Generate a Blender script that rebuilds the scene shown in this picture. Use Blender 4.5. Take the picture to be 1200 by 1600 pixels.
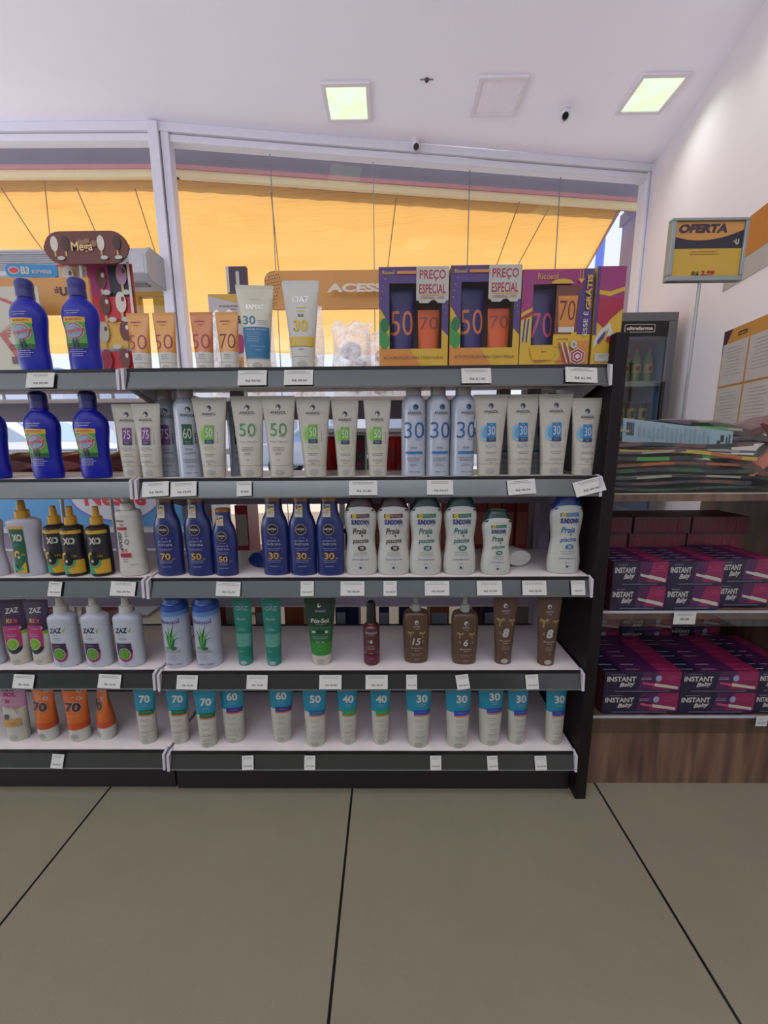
import bpy, bmesh, math, random
from mathutils import Vector, Matrix
from mathutils.geometry import tessellate_polygon
random.seed(7)
for o in list(bpy.data.objects): bpy.data.objects.remove(o)
SC = bpy.context.scene
COL = SC.collection
PI = math.pi

# ------------------------------------------------------------------ camera, world, exposure
F = 616.3; PITCH = math.radians(10.065); ROLL = math.radians(.427); YAW = math.radians(.604); CH = .875
def _cam():
    cp, sp = math.cos(PITCH), math.sin(PITCH)
    f = Vector((0, cp, -sp)); u = Vector((0, sp, cp)); r = Vector((1, 0, 0))
    cr, sr = math.cos(ROLL), math.sin(ROLL)
    r, u = cr*r - sr*u, sr*r + cr*u
    M = Matrix.Rotation(YAW, 3, 'Z')
    return M @ r, M @ u, M @ f
CR, CU, CF = _cam()
cam = bpy.data.objects.new('camera', bpy.data.cameras.new('camera')); COL.objects.link(cam)
mm = Matrix((CR, CU, -CF)).transposed().to_4x4(); mm.translation = Vector((0, 0, CH))
cam.matrix_world = mm
cam.data.sensor_fit = 'HORIZONTAL'; cam.data.sensor_width = 36; cam.data.lens = 36*F/1200
cam.data.clip_start = .02; cam.data.clip_end = 200
SC.camera = cam

W = bpy.data.worlds.new('world'); SC.world = W; W.use_nodes = True
W.node_tree.nodes['Background'].inputs[0].default_value = (.80, .86, 1.0, 1)
W.node_tree.nodes['Background'].inputs[1].default_value = 1.0
sun = bpy.data.objects.new('sun', bpy.data.lights.new('sun', 'SUN')); COL.objects.link(sun)
sun.data.energy = 2.65; sun.data.angle = .01; sun.data.color = (1, .95, .86)
sun.rotation_euler = (math.radians(-24), math.radians(14), 0)
SC.view_settings.view_transform = 'Standard'; SC.view_settings.look = 'None'
SC.view_settings.exposure = 0.25; SC.view_settings.gamma = 1; SC.view_settings.use_curve_mapping = False
LAMP_EMIT = 1.08; LAMP_W = 2.1
# added fill light out of view behind the camera, tipped up at the ceiling
back_fill = bpy.data.objects.new('entrance_daylight', bpy.data.lights.new('entrance_daylight', 'AREA')); COL.objects.link(back_fill)
back_fill.data.shape = 'RECTANGLE'; back_fill.data.size = 6.4; back_fill.data.size_y = 1.9; back_fill.data.energy = 215; back_fill.data.color = (.95, .96, 1.0)
back_fill.location = (-1.8, -3.5, 1.75); back_fill.rotation_euler = (math.radians(174), 0, 0)

# second added fill light, out of view on the left, to brighten the ceiling
d2 = bpy.data.objects.new('side_entrance_daylight', bpy.data.lights.new('side_entrance_daylight', 'AREA')); COL.objects.link(d2)
d2.data.shape = 'RECTANGLE'; d2.data.size = 1.6; d2.data.size_y = 4.5; d2.data.energy = 62; d2.data.color = (.95, .97, 1.0)
d2.location = (-5.0, .6, 1.0); d2.rotation_euler = (0, math.radians(-140), 0)

# ------------------------------------------------------------------ measuring helpers (photo point -> place in the room)
def ray(x, y): return CF + CR*((x-600)/F) - CU*((y-800)/F)
C0 = Vector((0, 0, CH))
def aZ(x, y, z): d = ray(x, y); return C0 + d*((z-CH)/d.z)
def aY(x, y, Y): d = ray(x, y); return C0 + d*(Y/d.y)
def aP(x, y, p, n): d = ray(x, y); n = Vector(n); return C0 + d*((Vector(p)-C0).dot(n)/d.dot(n))

# ------------------------------------------------------------------ materials
_m = {}
ALB_K = 1.0
def lin(c): return tuple(((v/255)/12.92 if v/255 <= .04045 else ((v/255+.055)/1.055)**2.4) for v in c)
def M(name, rgb, rough=.5, metal=0., spec=.5, coat=0., trans=0., alpha=1., sss=0., noise=None):
    """rgb in 0-255 screen values of the thing's own colour; noise=(scale, amount, stretch)"""
    if name in _m: return _m[name]
    m = bpy.data.materials.new(name); m.use_nodes = True; _m[name] = m
    nt = m.node_tree; b = nt.nodes['Principled BSDF']
    c = tuple(v*ALB_K for v in lin(rgb))
    b.inputs['Base Color'].default_value = (*c, 1)
    b.inputs['Roughness'].default_value = rough; b.inputs['Metallic'].default_value = metal
    b.inputs['Specular IOR Level'].default_value = spec
    b.inputs['Coat Weight'].default_value = coat; b.inputs['Coat Roughness'].default_value = .08
    b.inputs['Transmission Weight'].default_value = trans
    b.inputs['Alpha'].default_value = alpha
    # every surface gets a faint procedural variation
    sc, am, st = noise or (40, .05, (1, 1, 1))
    tc = nt.nodes.new('ShaderNodeTexCoord'); mp = nt.nodes.new('ShaderNodeMapping')
    mp.inputs['Scale'].default_value = st
    nz = nt.nodes.new('ShaderNodeTexNoise'); nz.inputs['Scale'].default_value = sc; nz.inputs['Detail'].default_value = 3
    mr = nt.nodes.new('ShaderNodeMapRange'); mr.inputs['To Min'].default_value = 1-am; mr.inputs['To Max'].default_value = 1+am
    mx = nt.nodes.new('ShaderNodeMix'); mx.data_type = 'RGBA'; mx.blend_type = 'MULTIPLY'; mx.inputs[0].default_value = 1
    mx.inputs[6].default_value = (*c, 1)
    nt.links.new(tc.outputs['Object'], mp.inputs[0]); nt.links.new(mp.outputs[0], nz.inputs[0])
    nt.links.new(nz.outputs[0], mr.inputs[0]); nt.links.new(mr.outputs[0], mx.inputs[7])
    nt.links.new(mx.outputs[2], b.inputs['Base Color'])
    return m
def EM(name, rgb, s):
    m = bpy.data.materials.new(name); m.use_nodes = True; nt = m.node_tree; nt.nodes.clear()
    e = nt.nodes.new('ShaderNodeEmission'); o = nt.nodes.new('ShaderNodeOutputMaterial')
    e.inputs[0].default_value = (*rgb, 1); e.inputs[1].default_value = s; nt.links.new(e.outputs[0], o.inputs[0])
    return m
def thin_glass(name, tint=(1, 1, 1), refl=.04, rough=.0):
    m = bpy.data.materials.new(name); m.use_nodes = True; nt = m.node_tree; nt.nodes.clear()
    t = nt.nodes.new('ShaderNodeBsdfTransparent'); g = nt.nodes.new('ShaderNodeBsdfGlossy'); x = nt.nodes.new('ShaderNodeMixShader')
    lw = nt.nodes.new('ShaderNodeLayerWeight'); lw.inputs['Blend'].default_value = .5
    pw = nt.nodes.new('ShaderNodeMath'); pw.operation = 'POWER'; pw.inputs[1].default_value = 5
    nt.links.new(lw.outputs['Facing'], pw.inputs[0])
    mr = nt.nodes.new('ShaderNodeMath'); mr.operation = 'MULTIPLY_ADD'; mr.inputs[1].default_value = .6; mr.inputs[2].default_value = refl; mr.use_clamp = True
    o = nt.nodes.new('ShaderNodeOutputMaterial')
    t.inputs[0].default_value = (*tint, 1); g.inputs['Roughness'].default_value = rough
    nt.links.new(pw.outputs[0], mr.inputs[0]); nt.links.new(mr.outputs[0], x.inputs[0])
    nt.links.new(t.outputs[0], x.inputs[1]); nt.links.new(g.outputs[0], x.inputs[2]); nt.links.new(x.outputs[0], o.inputs[0])
    return m
def plastic_film(name, tint, dens, rough=.15):
    m = bpy.data.materials.new(name); m.use_nodes = True; nt = m.node_tree; nt.nodes.clear()
    t = nt.nodes.new('ShaderNodeBsdfTransparent'); g = nt.nodes.new('ShaderNodeBsdfPrincipled'); x = nt.nodes.new('ShaderNodeMixShader')
    g.inputs['Base Color'].default_value = (*tint, 1); g.inputs['Roughness'].default_value = rough
    nz = nt.nodes.new('ShaderNodeTexNoise'); nz.inputs['Scale'].default_value = 60; nz.inputs['Detail'].default_value = 4
    mr = nt.nodes.new('ShaderNodeMapRange'); mr.inputs['From Min'].default_value = .35; mr.inputs['From Max'].default_value = .7
    mr.inputs['To Min'].default_value = dens*.5; mr.inputs['To Max'].default_value = min(1, dens*1.5)
    tc = nt.nodes.new('ShaderNodeTexCoord'); nt.links.new(tc.outputs['Object'], nz.inputs[0])
    nt.links.new(nz.outputs[0], mr.inputs[0]); nt.links.new(mr.outputs[0], x.inputs[0])
    o = nt.nodes.new('ShaderNodeOutputMaterial')
    nt.links.new(t.outputs[0], x.inputs[1]); nt.links.new(g.outputs[0], x.inputs[2]); nt.links.new(x.outputs[0], o.inputs[0])
    return m

# ------------------------------------------------------------------ mesh builder
class MB:
    def __init__(s): s.v = []; s.f = []; s.m = []; s.mats = []
    def mi(s, m):
        if m not in s.mats: s.mats.append(m)
        return s.mats.index(m)
    def add(s, vs, fs, m):
        b = len(s.v); k = s.mi(m); s.v += [tuple(p) for p in vs]
        for f in fs: s.f.append(tuple(b+i for i in f)); s.m.append(k)
    def box(s, x0, x1, y0, y1, z0, z1, m):
        vs = [(x, y, z) for x in (x0, x1) for y in (y0, y1) for z in (z0, z1)]
        s.add(vs, [(0, 1, 3, 2), (4, 6, 7, 5), (0, 4, 5, 1), (2, 3, 7, 6), (0, 2, 6, 4), (1, 5, 7, 3)], m)
    def quad(s, a, b, c, d, m): s.add([a, b, c, d], [(0, 1, 2, 3)], m)
    def prism(s, pts, axis, a, b, m):
        """polygon pts (2-D) extruded between a and b along axis 'x','y' or 'z'"""
        def P(p, t): return {'x': (t, p[0], p[1]), 'y': (p[0], t, p[1]), 'z': (p[0], p[1], t)}[axis]
        n = len(pts); vs = [P(p, a) for p in pts] + [P(p, b) for p in pts]
        tri = tessellate_polygon([[Vector((*p, 0)) for p in pts]])
        fs = [tuple(t) for t in tri] + [tuple(n+i for i in reversed(t)) for t in tri]
        fs += [(i, (i+1) % n, n+(i+1) % n, n+i) for i in range(n)]
        s.add(vs, fs, m)
    def tube(s, pts, r, m, n=10):
        pts = [Vector(p) for p in pts]; rings = []
        for i, p in enumerate(pts):
            d = (pts[min(i+1, len(pts)-1)] - pts[max(i-1, 0)]).normalized()
            a = d.orthogonal().normalized() if i == 0 else (a - d*a.dot(d)).normalized()
            b = d.cross(a)
            rr = r[i] if isinstance(r, (list, tuple)) else r
            rings.append([p + (a*math.cos(2*PI*k/n) + b*math.sin(2*PI*k/n))*rr for k in range(n)])
        vs = [q for R_ in rings for q in R_]; fs = []
        for i in range(len(pts)-1):
            for k in range(n): fs.append((i*n+k, i*n+(k+1) % n, (i+1)*n+(k+1) % n, (i+1)*n+k))
        fs.append(tuple(range(n))[::-1]); fs.append(tuple(range((len(pts)-1)*n, len(pts)*n)))
        s.add(vs, fs, m)
    def build(s, name, parent=None, bevel=0, smooth=35, loc=None):
        me = bpy.data.meshes.new(name); me.from_pydata(s.v, [], s.f)
        for m in s.mats: me.materials.append(m)
        me.polygons.foreach_set('material_index', s.m)
        me.polygons.foreach_set('use_smooth', [True]*len(s.f))
        bm = bmesh.new(); bm.from_mesh(me); bmesh.ops.recalc_face_normals(bm, faces=bm.faces); bm.to_mesh(me); bm.free()
        me.update(); me.set_sharp_from_angle(angle=math.radians(smooth))
        o = bpy.data.objects.new(name, me); COL.objects.link(o)
        if parent: o.parent = parent
        if loc: o.location = loc
        if bevel:
            b = o.modifiers.new('bevel', 'BEVEL'); b.width = bevel; b.segments = 2; b.limit_method = 'ANGLE'
            b.angle_limit = math.radians(40)
        return o

# ------------------------------------------------------------------ writing
_tc = {}
def text2d(s, bold=0.):
    k = (s, bold)
    if k in _tc: return _tc[k]
    cu = bpy.data.curves.new('t', 'FONT'); cu.body = s; cu.resolution_u = 3; cu.offset = bold
    cu.fill_mode = 'FRONT'
    o = bpy.data.objects.new('t', cu); COL.objects.link(o)
    dg = bpy.context.evaluated_depsgraph_get(); dg.update()
    ev = o.evaluated_get(dg); me = ev.to_mesh()
    vs = [(v.co.x, v.co.y) for v in me.vertices]; fs = [tuple(p.vertices) for p in me.polygons]
    ev.to_mesh_clear(); bpy.data.objects.remove(o); bpy.data.curves.remove(cu)
    if not vs: vs = [(0, 0)]
    x0 = min(v[0] for v in vs); x1 = max(v[0] for v in vs); y0 = min(v[1] for v in vs); y1 = max(v[1] for v in vs)
    cx = (x0+x1)/2; cy = (y0+y1)/2
    _tc[k] = ([(a-cx, b-cy) for a, b in vs], fs, x1-x0, y1-y0)
    return _tc[k]

class Face:
    """a printed face: decals are given in millimetres (x right, z up) and laid on yf(x,z)"""
    def __init__(s, mb, yf, xlim=None, base=.0004, step=.0002):
        s.mb, s.yf, s.xlim, s.base, s.step, s.k = mb, yf, xlim, base, step, 0
    def P(s, x, z):
        x *= .001; z *= .001
        if s.xlim:
            l = s.xlim(z); x = max(-l, min(l, x)) if not isinstance(l, tuple) else max(l[0], min(l[1], x))
        return (x, s.yf(x, z) - s.base - s.step*s.k, z)
    def nxt(s): s.k += 1
    def rect(s, x0, x1, z0, z1, m, cut=0):
        nx = max(1, math.ceil(abs(x1-x0)/3)); nz = max(1, math.ceil(abs(z1-z0)/6))
        vs = [s.P(x0+(x1-x0)*i/nx, z0+(z1-z0)*j/nz + cut*(i/nx-.5)) for j in range(nz+1) for i in range(nx+1)]
        fs = [(j*(nx+1)+i, j*(nx+1)+i+1, (j+1)*(nx+1)+i+1, (j+1)*(nx+1)+i) for j in range(nz) for i in range(nx)]
        s.mb.add(vs, fs, m); s.nxt()
    def ell(s, cx, cz, rx, rz, m, a0=0, a1=2*PI, inner=0., n=28):
        R_ = 4; vs = []
        for j in range(R_+1):
            q = inner + (1-inner)*j/R_
            for i in range(n+1):
                a = a0+(a1-a0)*i/n; vs.append(s.P(cx+rx*q*math.cos(a), cz+rz*q*math.sin(a)))
        fs = [(j*(n+1)+i, j*(n+1)+i+1, (j+1)*(n+1)+i+1, (j+1)*(n+1)+i) for j in range(R_) for i in range(n)]
        s.mb.add(vs, fs, m); s.nxt()
    def put(s, pts, tris, m):
        """lay flat triangles on the surface, split finely enough to follow its curve"""
        if not s.xlim: s.mb.add([s.P(*p) for p in pts], tris, m); s.nxt(); return
        out = []; idx = {}; fs = []
        def vi(p):
            k = (round(p[0], 3), round(p[1], 3))
            if k not in idx: idx[k] = len(out); out.append(s.P(*p))
            return idx[k]
        def rec(a, b, c, d):
            if d < 4 and max(a[0], b[0], c[0])-min(a[0], b[0], c[0]) > 3.2:
                ab, bc, ca = [((p[0]+q[0])/2, (p[1]+q[1])/2) for p, q in ((a, b), (b, c), (c, a))]
                for t in ((a, ab, ca), (ab, b, bc), (ca, bc, c), (ab, bc, ca)): rec(*t, d+1)
            else:
                t = (vi(a), vi(b), vi(c))
                if len(set(t)) == 3: fs.append(t)
        for f in tris:
            for k in range(1, len(f)-1): rec(pts[f[0]], pts[f[k]], pts[f[k+1]], 0)
        s.mb.add(out, fs, m); s.nxt()
    def poly(s, pts, m):
        tri = tessellate_polygon([[Vector((*p, 0)) for p in pts]])
        s.put(pts, [tuple(t) for t in tri], m)
    def text(s, t, cx, cz, h, m, w=None, bold=0., shear=0., rot=0.):
        vs, fs, tw, th = text2d(t, bold)
        ky = h/th; kx = (w/tw) if w else ky
        c, sn = math.cos(rot), math.sin(rot); out = []
        for a, b in vs:
            x = a*kx + shear*b*ky; y = b*ky
            out.append((cx + x*c - y*sn, cz + x*sn + y*c))
        s.put(out, fs, m)
    def lines(s, cx, cz, w, n, dz, m, t=.7):
        """rows of print too small to read, as short bars"""
        rnd = random.Random(int(cx*7+cz*13+w))
        for i in range(n):
            ww = w*rnd.uniform(.6, 1); x = cx-ww/2; z = cz-i*dz; e = cx+ww/2
            while x < e:
                q = min(rnd.uniform(2, 5.5), e-x)
                if q > .8:
                    s.mb.add([s.P(x, z), s.P(x+q, z), s.P(x+q, z+t), s.P(x, z+t)], [(0, 1, 2, 3)], m)
                x += q+.9
        s.nxt()

# ------------------------------------------------------------------ tagging and copying
def tag(o, label, cat, group=None, kind=None):
    o['label'] = label; o['category'] = cat
    if group: o['group'] = group
    if kind: o['kind'] = kind
    return o
def thing(name, label, cat, loc=(0, 0, 0), rz=0, group=None):
    o = bpy.data.objects.new(name, None); COL.objects.link(o); o.empty_display_size = .02
    o.location = loc; o.rotation_euler = (0, 0, rz)
    return tag(o, label, cat, group)
def struct(o): o['kind'] = 'structure'; return o
def dup(root, loc=None, rz=None, label=None, group=None, scale=None):
    def rec(o, par):
        c = o.copy(); COL.objects.link(c); c.parent = par
        for ch in o.children: rec(ch, c)
        return c
    r = rec(root, None)
    if loc is not None: r.location = loc
    if rz is not None: r.rotation_euler = (0, 0, rz)
    if label: r['label'] = label
    if group: r['group'] = group
    if scale: r.scale = scale
    return r

# ------------------------------------------------------------------ lofts (bottles, tubes, cans)
def cat(pts, k=4):
    """Catmull-Rom through section tuples"""
    out = []
    for i in range(len(pts)-1):
        p0 = pts[max(i-1, 0)]; p1 = pts[i]; p2 = pts[i+1]; p3 = pts[min(i+2, len(pts)-1)]
        for j in range(k):
            t = j/k
            out.append(tuple(.5*((2*b)+(c-a)*t+(2*a-5*b+4*c-d)*t*t+(-a+3*b-3*c+d)*t**3) for a, b, c, d in zip(p0, p1, p2, p3)))
    out.append(pts[-1]); return out
def loft(mb, secs, m, n=40, bands=None, e=2.0, slant=0.):
    """secs: (z, half width, half depth[, centre x[, centre y]]) in mm, bottom to top.  bands: [(z_from, material)]"""
    vs = []
    S = [(q[0], q[1], q[2], q[3] if len(q) > 3 else 0, q[4] if len(q) > 4 else 0) for q in secs]
    if bands:      # cut extra rings where the colour changes
        for zb, _ in bands[1:]:
            for i in range(len(S)-1):
                if S[i][0]+.05 < zb < S[i+1][0]-.05:
                    t = (zb-S[i][0])/(S[i+1][0]-S[i][0]); S.insert(i+1, tuple(a+(b-a)*t for a, b in zip(S[i], S[i+1]))); break
    for (z, a, b, cx, cy) in S:
        for k in range(n):
            th = 2*PI*k/n; c, s_ = math.cos(th), math.sin(th)
            x = cx + a*math.copysign(abs(c)**(2/e), c); y = cy + b*math.copysign(abs(s_)**(2/e), s_)
            vs.append((x*.001, y*.001, (z + (slant*x if z == S[-1][0] else 0))*.001))
    L = len(S)
    for i in range(L-1):
        mm_ = m
        if bands:
            zc = (S[i][0]+S[i+1][0])/2
            for zb, bm_ in bands:
                if zc >= zb: mm_ = bm_
        base = len(mb.v)
        mb.add(vs[i*n:(i+2)*n], [(k, (k+1) % n, n+(k+1) % n, n+k) for k in range(n)], mm_)
    mb.add(vs[:n], [tuple(range(n))[::-1]], bands[0][1] if bands else m)
    mb.add(vs[-n:], [tuple(range(n))], bands[-1][1] if bands else m)
    def at(z):
        z *= 1000
        if z <= S[0][0]: q = S[0]
        elif z >= S[-1][0]: q = S[-1]
        else:
            for i in range(L-1):
                if S[i][0] <= z <= S[i+1][0]:
                    t = (z-S[i][0])/max(1e-6, S[i+1][0]-S[i][0]); q = tuple(a+(b-a)*t for a, b in zip(S[i], S[i+1])); break
        return q
    def yf(x, z):
        _, a, b, cx, cy = at(z); t = min(.999, abs(x*1000-cx)/max(a, .1))
        return (cy - b*(1-t**e)**(1/e))*.001
    def xl(z):
        _, a, b, cx, cy = at(z); return ((cx-a*.97)*.001, (cx+a*.97)*.001)
    return Face(mb, yf, xl)
def weld(o):
    bm = bmesh.new(); bm.from_mesh(o.data); bmesh.ops.remove_doubles(bm, verts=bm.verts, dist=.00001)
    bmesh.ops.recalc_face_normals(bm, faces=bm.faces); bm.to_mesh(o.data); bm.free()
    o.data.set_sharp_from_angle(angle=math.radians(35)); return o

# ------------------------------------------------------------------ palette
ALB_K = .50      # packaging plastics and inks are duller than wall paint
WHITE = M('white_plastic', (226, 224, 212), .38)
COOLW = M('cool_white_plastic', (212, 216, 226), .3)
CREAM = M('cream_plastic', (218, 213, 194), .4)
INK = M('grey_print', (95, 95, 100), .6)
DARKI = M('dark_print', (38, 36, 48), .5)
LITE = M('pale_print', (190, 196, 215), .6)
BLACK = M('black_plastic', (20, 18, 20), .35)
RED = M('red_print', (205, 30, 48), .5)
NAVY = M('navy_print', (28, 42, 92), .5)
YEL = M('yellow_print', (240, 190, 30), .5)
PAPER = M('tag_paper', (240, 240, 230), .7)

# =================================================================== THE ROOM
ALB_K = 1.0
CZ = 3.0
WALLW = M('wall_paint', (220, 213, 217), .8, noise=(6, .02, (1, 1, 1)))
CEILM = M('ceiling_paint', (246, 242, 255), .85, noise=(4, .015, (1, 1, 1)))
FRAMEM = M('white_aluminium', (214, 212, 222), .45)
SILV = M('grey_seam', (120, 118, 125), .5)
WP = [(2.104, 3.60), (1.976, 2.896), (1.80, 2.0), (1.65, 1.2), (1.65, -3.6)]       # foot of the right wall
FA = [(-5.2, 3.03), (-1.55, 3.085), (2.104, 3.575)]                               # the glazed front
# floor: large square porcelain tiles with dark joints
fm = bpy.data.materials.new('porcelain_tiles'); fm.use_nodes = True; nt = fm.node_tree; b = nt.nodes['Principled BSDF']
tc = nt.nodes.new('ShaderNodeTexCoord'); sx = nt.nodes.new('ShaderNodeSeparateXYZ'); nt.links.new(tc.outputs['Object'], sx.inputs[0])
def mth(op, a, b_=None, c=None):
    n = nt.nodes.new('ShaderNodeMath'); n.operation = op
    for i, v in enumerate((a, b_, c)):
        if v is None: continue
        if isinstance(v, (int, float)): n.inputs[i].default_value = v
        else: nt.links.new(v, n.inputs[i])
    return n.outputs[0]
TS = .627; TX0 = -.7227; TY0 = .885
gx = mth('FRACT', mth('DIVIDE', mth('SUBTRACT', sx.outputs[0], TX0-20*TS), TS)); gy = mth('FRACT', mth('DIVIDE', mth('SUBTRACT', sx.outputs[1], TY0-20*TS-.02), TS*3.0))
jx = mth('LESS_THAN', mth('ABSOLUTE', mth('SUBTRACT', mth('FRACT', mth('ADD', gx, .5)), .5)), .0042)
jy = mth('LESS_THAN', mth('ABSOLUTE', mth('SUBTRACT', mth('FRACT', mth('ADD', gy, .5)), .5)), .0010)
jj = mth('MAXIMUM', jx, jy)
nz = nt.nodes.new('ShaderNodeTexNoise'); nz.inputs['Scale'].default_value = 5; nz.inputs['Detail'].default_value = 8; nz.inputs['Roughness'].default_value = .7
nt.links.new(tc.outputs['Object'], nz.inputs[0])
nz2 = nt.nodes.new('ShaderNodeTexNoise'); nz2.inputs['Scale'].default_value = 350; nt.links.new(tc.outputs['Object'], nz2.inputs[0])
r1 = nt.nodes.new('ShaderNodeMapRange'); nt.links.new(nz.outputs[0], r1.inputs[0]); r1.inputs['To Min'].default_value = .88; r1.inputs['To Max'].default_value = 1.1
r2 = nt.nodes.new('ShaderNodeMapRange'); nt.links.new(nz2.outputs[0], r2.inputs[0]); r2.inputs['To Min'].default_value = .9; r2.inputs['To Max'].default_value = 1.1
mx = nt.nodes.new('ShaderNodeMix'); mx.data_type = 'RGBA'; nt.links.new(jj, mx.inputs[0])
FLC = lin((119, 112, 94)); mx.inputs[6].default_value = (*FLC, 1); mx.inputs[7].default_value = (.008, .007, .006, 1)
vm = nt.nodes.new('ShaderNodeVectorMath'); vm.operation = 'SCALE'; nt.links.new(mx.outputs[2], vm.inputs[0]); nt.links.new(mth('MULTIPLY', r1.outputs[0], r2.outputs[0]), vm.inputs['Scale'])
nt.links.new(vm.outputs[0], b.inputs['Base Color']); b.inputs['Roughness'].default_value = .22; b.inputs['Specular IOR Level'].default_value = .35
FOOT = [(-5.2, -3.6), (1.65, -3.6), (1.65, 1.2), (1.80, 2.0), (1.976, 2.896), (2.104, 3.575), (-1.55, 3.085), (-5.2, 3.03)]
f = MB(); f.prism(FOOT, 'z', -.05, 0, fm); struct(f.build('floor'))
c = MB(); c.prism(FOOT, 'z', CZ, CZ+.1, CEILM); struct(c.build('ceiling'))
w = MB()
for (a, b2) in zip(WP[:-1], WP[1:]):
    w.prism([a, b2, (b2[0]+.15, b2[1]), (a[0]+.15, a[1])], 'z', -.05, CZ+.1, WALLW)
wr = struct(w.build('wall_right', smooth=2))
w = MB(); w.box(-5.35, -5.2, -3.6, 3.03, 2.4, CZ+.1, WALLW); struct(w.build('wall_left'))  # unseen; lower part left open to let light in from the side
w = MB(); w.box(-5.35, 1.8, -3.75, -3.6, -.05, 1.0, M('shade_wall_brown', (96, 84, 78), .6)); struct(w.build('wall_shade_back'))  # unseen dark half wall, added to darken the rail reflections and the floor

# ---- glazed front
GL = thin_glass('shop_glass', (.96, .97, .98), .07)
def seg_local(a, b):
    a = Vector((*a, 0)); b = Vector((*b, 0)); t = (b-a).normalized(); L = (b-a).length; n = Vector((t.y, -t.x, 0))  # n towards the shop
    return a, t, L, n
def segbox(mb, S, s0, s1, d0, d1, z0, z1, m):
    a, t, L, n = S
    p = [a+t*s+n*d for s, d in ((s0, d0), (s1, d0), (s1, d1), (s0, d1))]
    mb.prism([(q.x, q.y) for q in p], 'z', z0, z1, m)
S1 = seg_local(FA[0], FA[1]); S2 = seg_local(FA[1], FA[2])
def window(name, S, s0, s1, joints, jambs):
    fr = MB()
    segbox(fr, S, s0, s1, -.04, .05, 2.945, 3.0, FRAMEM); segbox(fr, S, s0, s1, -.04, .03, 2.897, 2.942, FRAMEM)
    segbox(fr, S, s0, s1, -.04, .03, 0, .06, FRAMEM)
    for (q0, q1, d) in jambs: segbox(fr, S, q0, q1, -.06, d, 0, 2.99, FRAMEM)
    o = struct(fr.build(name, bevel=.003))
    g = MB(); a, t, L, n = S
    segbox(g, S, s0+.02, s1-.02, -.004, 0, .05, 2.9, GL)
    # single sheet: front face only, so that reflections stay clean
    go = bpy.data.objects.new('glass', bpy.data.meshes.new('glass')); COL.objects.link(go); go.parent = o
    P = [a+t*(s0+.01), a+t*(s1-.01)]
    go.data.from_pydata([(P[0].x, P[0].y, .05), (P[1].x, P[1].y, .05), (P[1].x, P[1].y, 2.9), (P[0].x, P[0].y, 2.9)], [], [(0, 1, 2, 3)])
    go.data.materials.append(GL)
    if joints:
        for q in joints:
            j = MB(); segbox(j, S, q-.003, q+.003, -.003, .003, .06, 2.885, SILV); j.build('glass_joint', o)
    return o
window('window_1', S1, 0, S1[2], [], [])
jt = [(Vector((p[0], p[1], 0))-S2[0]).dot(S2[1]) for p in ((-.825, 3.209), (-.097, 3.299), (.628, 3.388), (1.351, 3.477))]
window('window_2', S2, 0, S2[2], jt, [(-.045, .018, .07), (.025, .075, .045), (S2[2]-.052, S2[2]-.030, .04), (S2[2]-.027, S2[2], .06)])

# ---- outside: beam over the glass, awning, street
CONC = M('grey_concrete', (128, 122, 132), .9, noise=(8, .12, (1, 1, 1)))
def offs(S, s, d, z): a, t, L, n = S; p = a+t*s-n*d; return Vector((p.x, p.y, z))
b = MB(); RB = M('red_beam_band', (188, 128, 130), .8, noise=(15, .12, (1, 1, 1))); CB = M('cream_beam_band', (226, 205, 160), .8)
for S, s0, s1 in ((S1, 0, S1[2]), (S2, 0, S2[2]+.3)):
    segbox(b, S, s0, s1, -.235, -.42, 2.912, 3.4, CONC); segbox(b, S, s0, s1, -.225, -.27, 2.885, 2.914, RB); segbox(b, S, s0, s1, -.235, -.27, 2.835, 2.887, CB)
tag(b.build('street_beam'), 'grey concrete beam with a faded red band outside, above the glass front', 'beam')
am = bpy.data.materials.new('orange_awning_cloth'); am.use_nodes = True; nt = am.node_tree; nt.nodes.clear()
tr = nt.nodes.new('ShaderNodeBsdfTranslucent'); df = nt.nodes.new('ShaderNodeBsdfDiffuse'); x = nt.nodes.new('ShaderNodeMixShader'); o = nt.nodes.new('ShaderNodeOutputMaterial')
x.inputs[0].default_value = .35; nt.links.new(tr.outputs[0], x.inputs[1]); nt.links.new(df.outputs[0], x.inputs[2]); nt.links.new(x.outputs[0], o.inputs[0])
tc = nt.nodes.new('ShaderNodeTexCoord'); nz = nt.nodes.new('ShaderNodeTexNoise'); nz.inputs['Scale'].default_value = 1.3; nz.inputs['Detail'].default_value = 6
mp = nt.nodes.new('ShaderNodeMapping'); mp.inputs['Scale'].default_value = (.6, 2.4, 1); nt.links.new(tc.outputs['Object'], mp.inputs[0]); nt.links.new(mp.outputs[0], nz.inputs[0])
cr = nt.nodes.new('ShaderNodeValToRGB'); nt.links.new(nz.outputs[0], cr.inputs[0])
cr.color_ramp.elements[0].position = .3; cr.color_ramp.elements[0].color = (.80, .42, .10, 1); cr.color_ramp.elements[1].position = .7; cr.color_ramp.elements[1].color = (.88, .50, .15, 1)
nzb = nt.nodes.new('ShaderNodeTexNoise'); nzb.inputs['Scale'].default_value = 3; nzb.inputs['Detail'].default_value = 5; nzb.inputs['Distortion'].default_value = 1.2
mpb = nt.nodes.new('ShaderNodeMapping'); mpb.inputs['Scale'].default_value = (.5, 6, 1); mpb.inputs['Rotation'].default_value = (0, 0, .12); nt.links.new(tc.outputs['Object'], mpb.inputs[0]); nt.links.new(mpb.outputs[0], nzb.inputs[0])
bp = nt.nodes.new('ShaderNodeBump'); bp.inputs['Strength'].default_value = .35; bp.inputs['Distance'].default_value = .05; nt.links.new(nzb.outputs[0], bp.inputs['Height']); nt.links.new(bp.outputs[0], tr.inputs['Normal']); nt.links.new(bp.outputs[0], df.inputs['Normal'])
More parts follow.
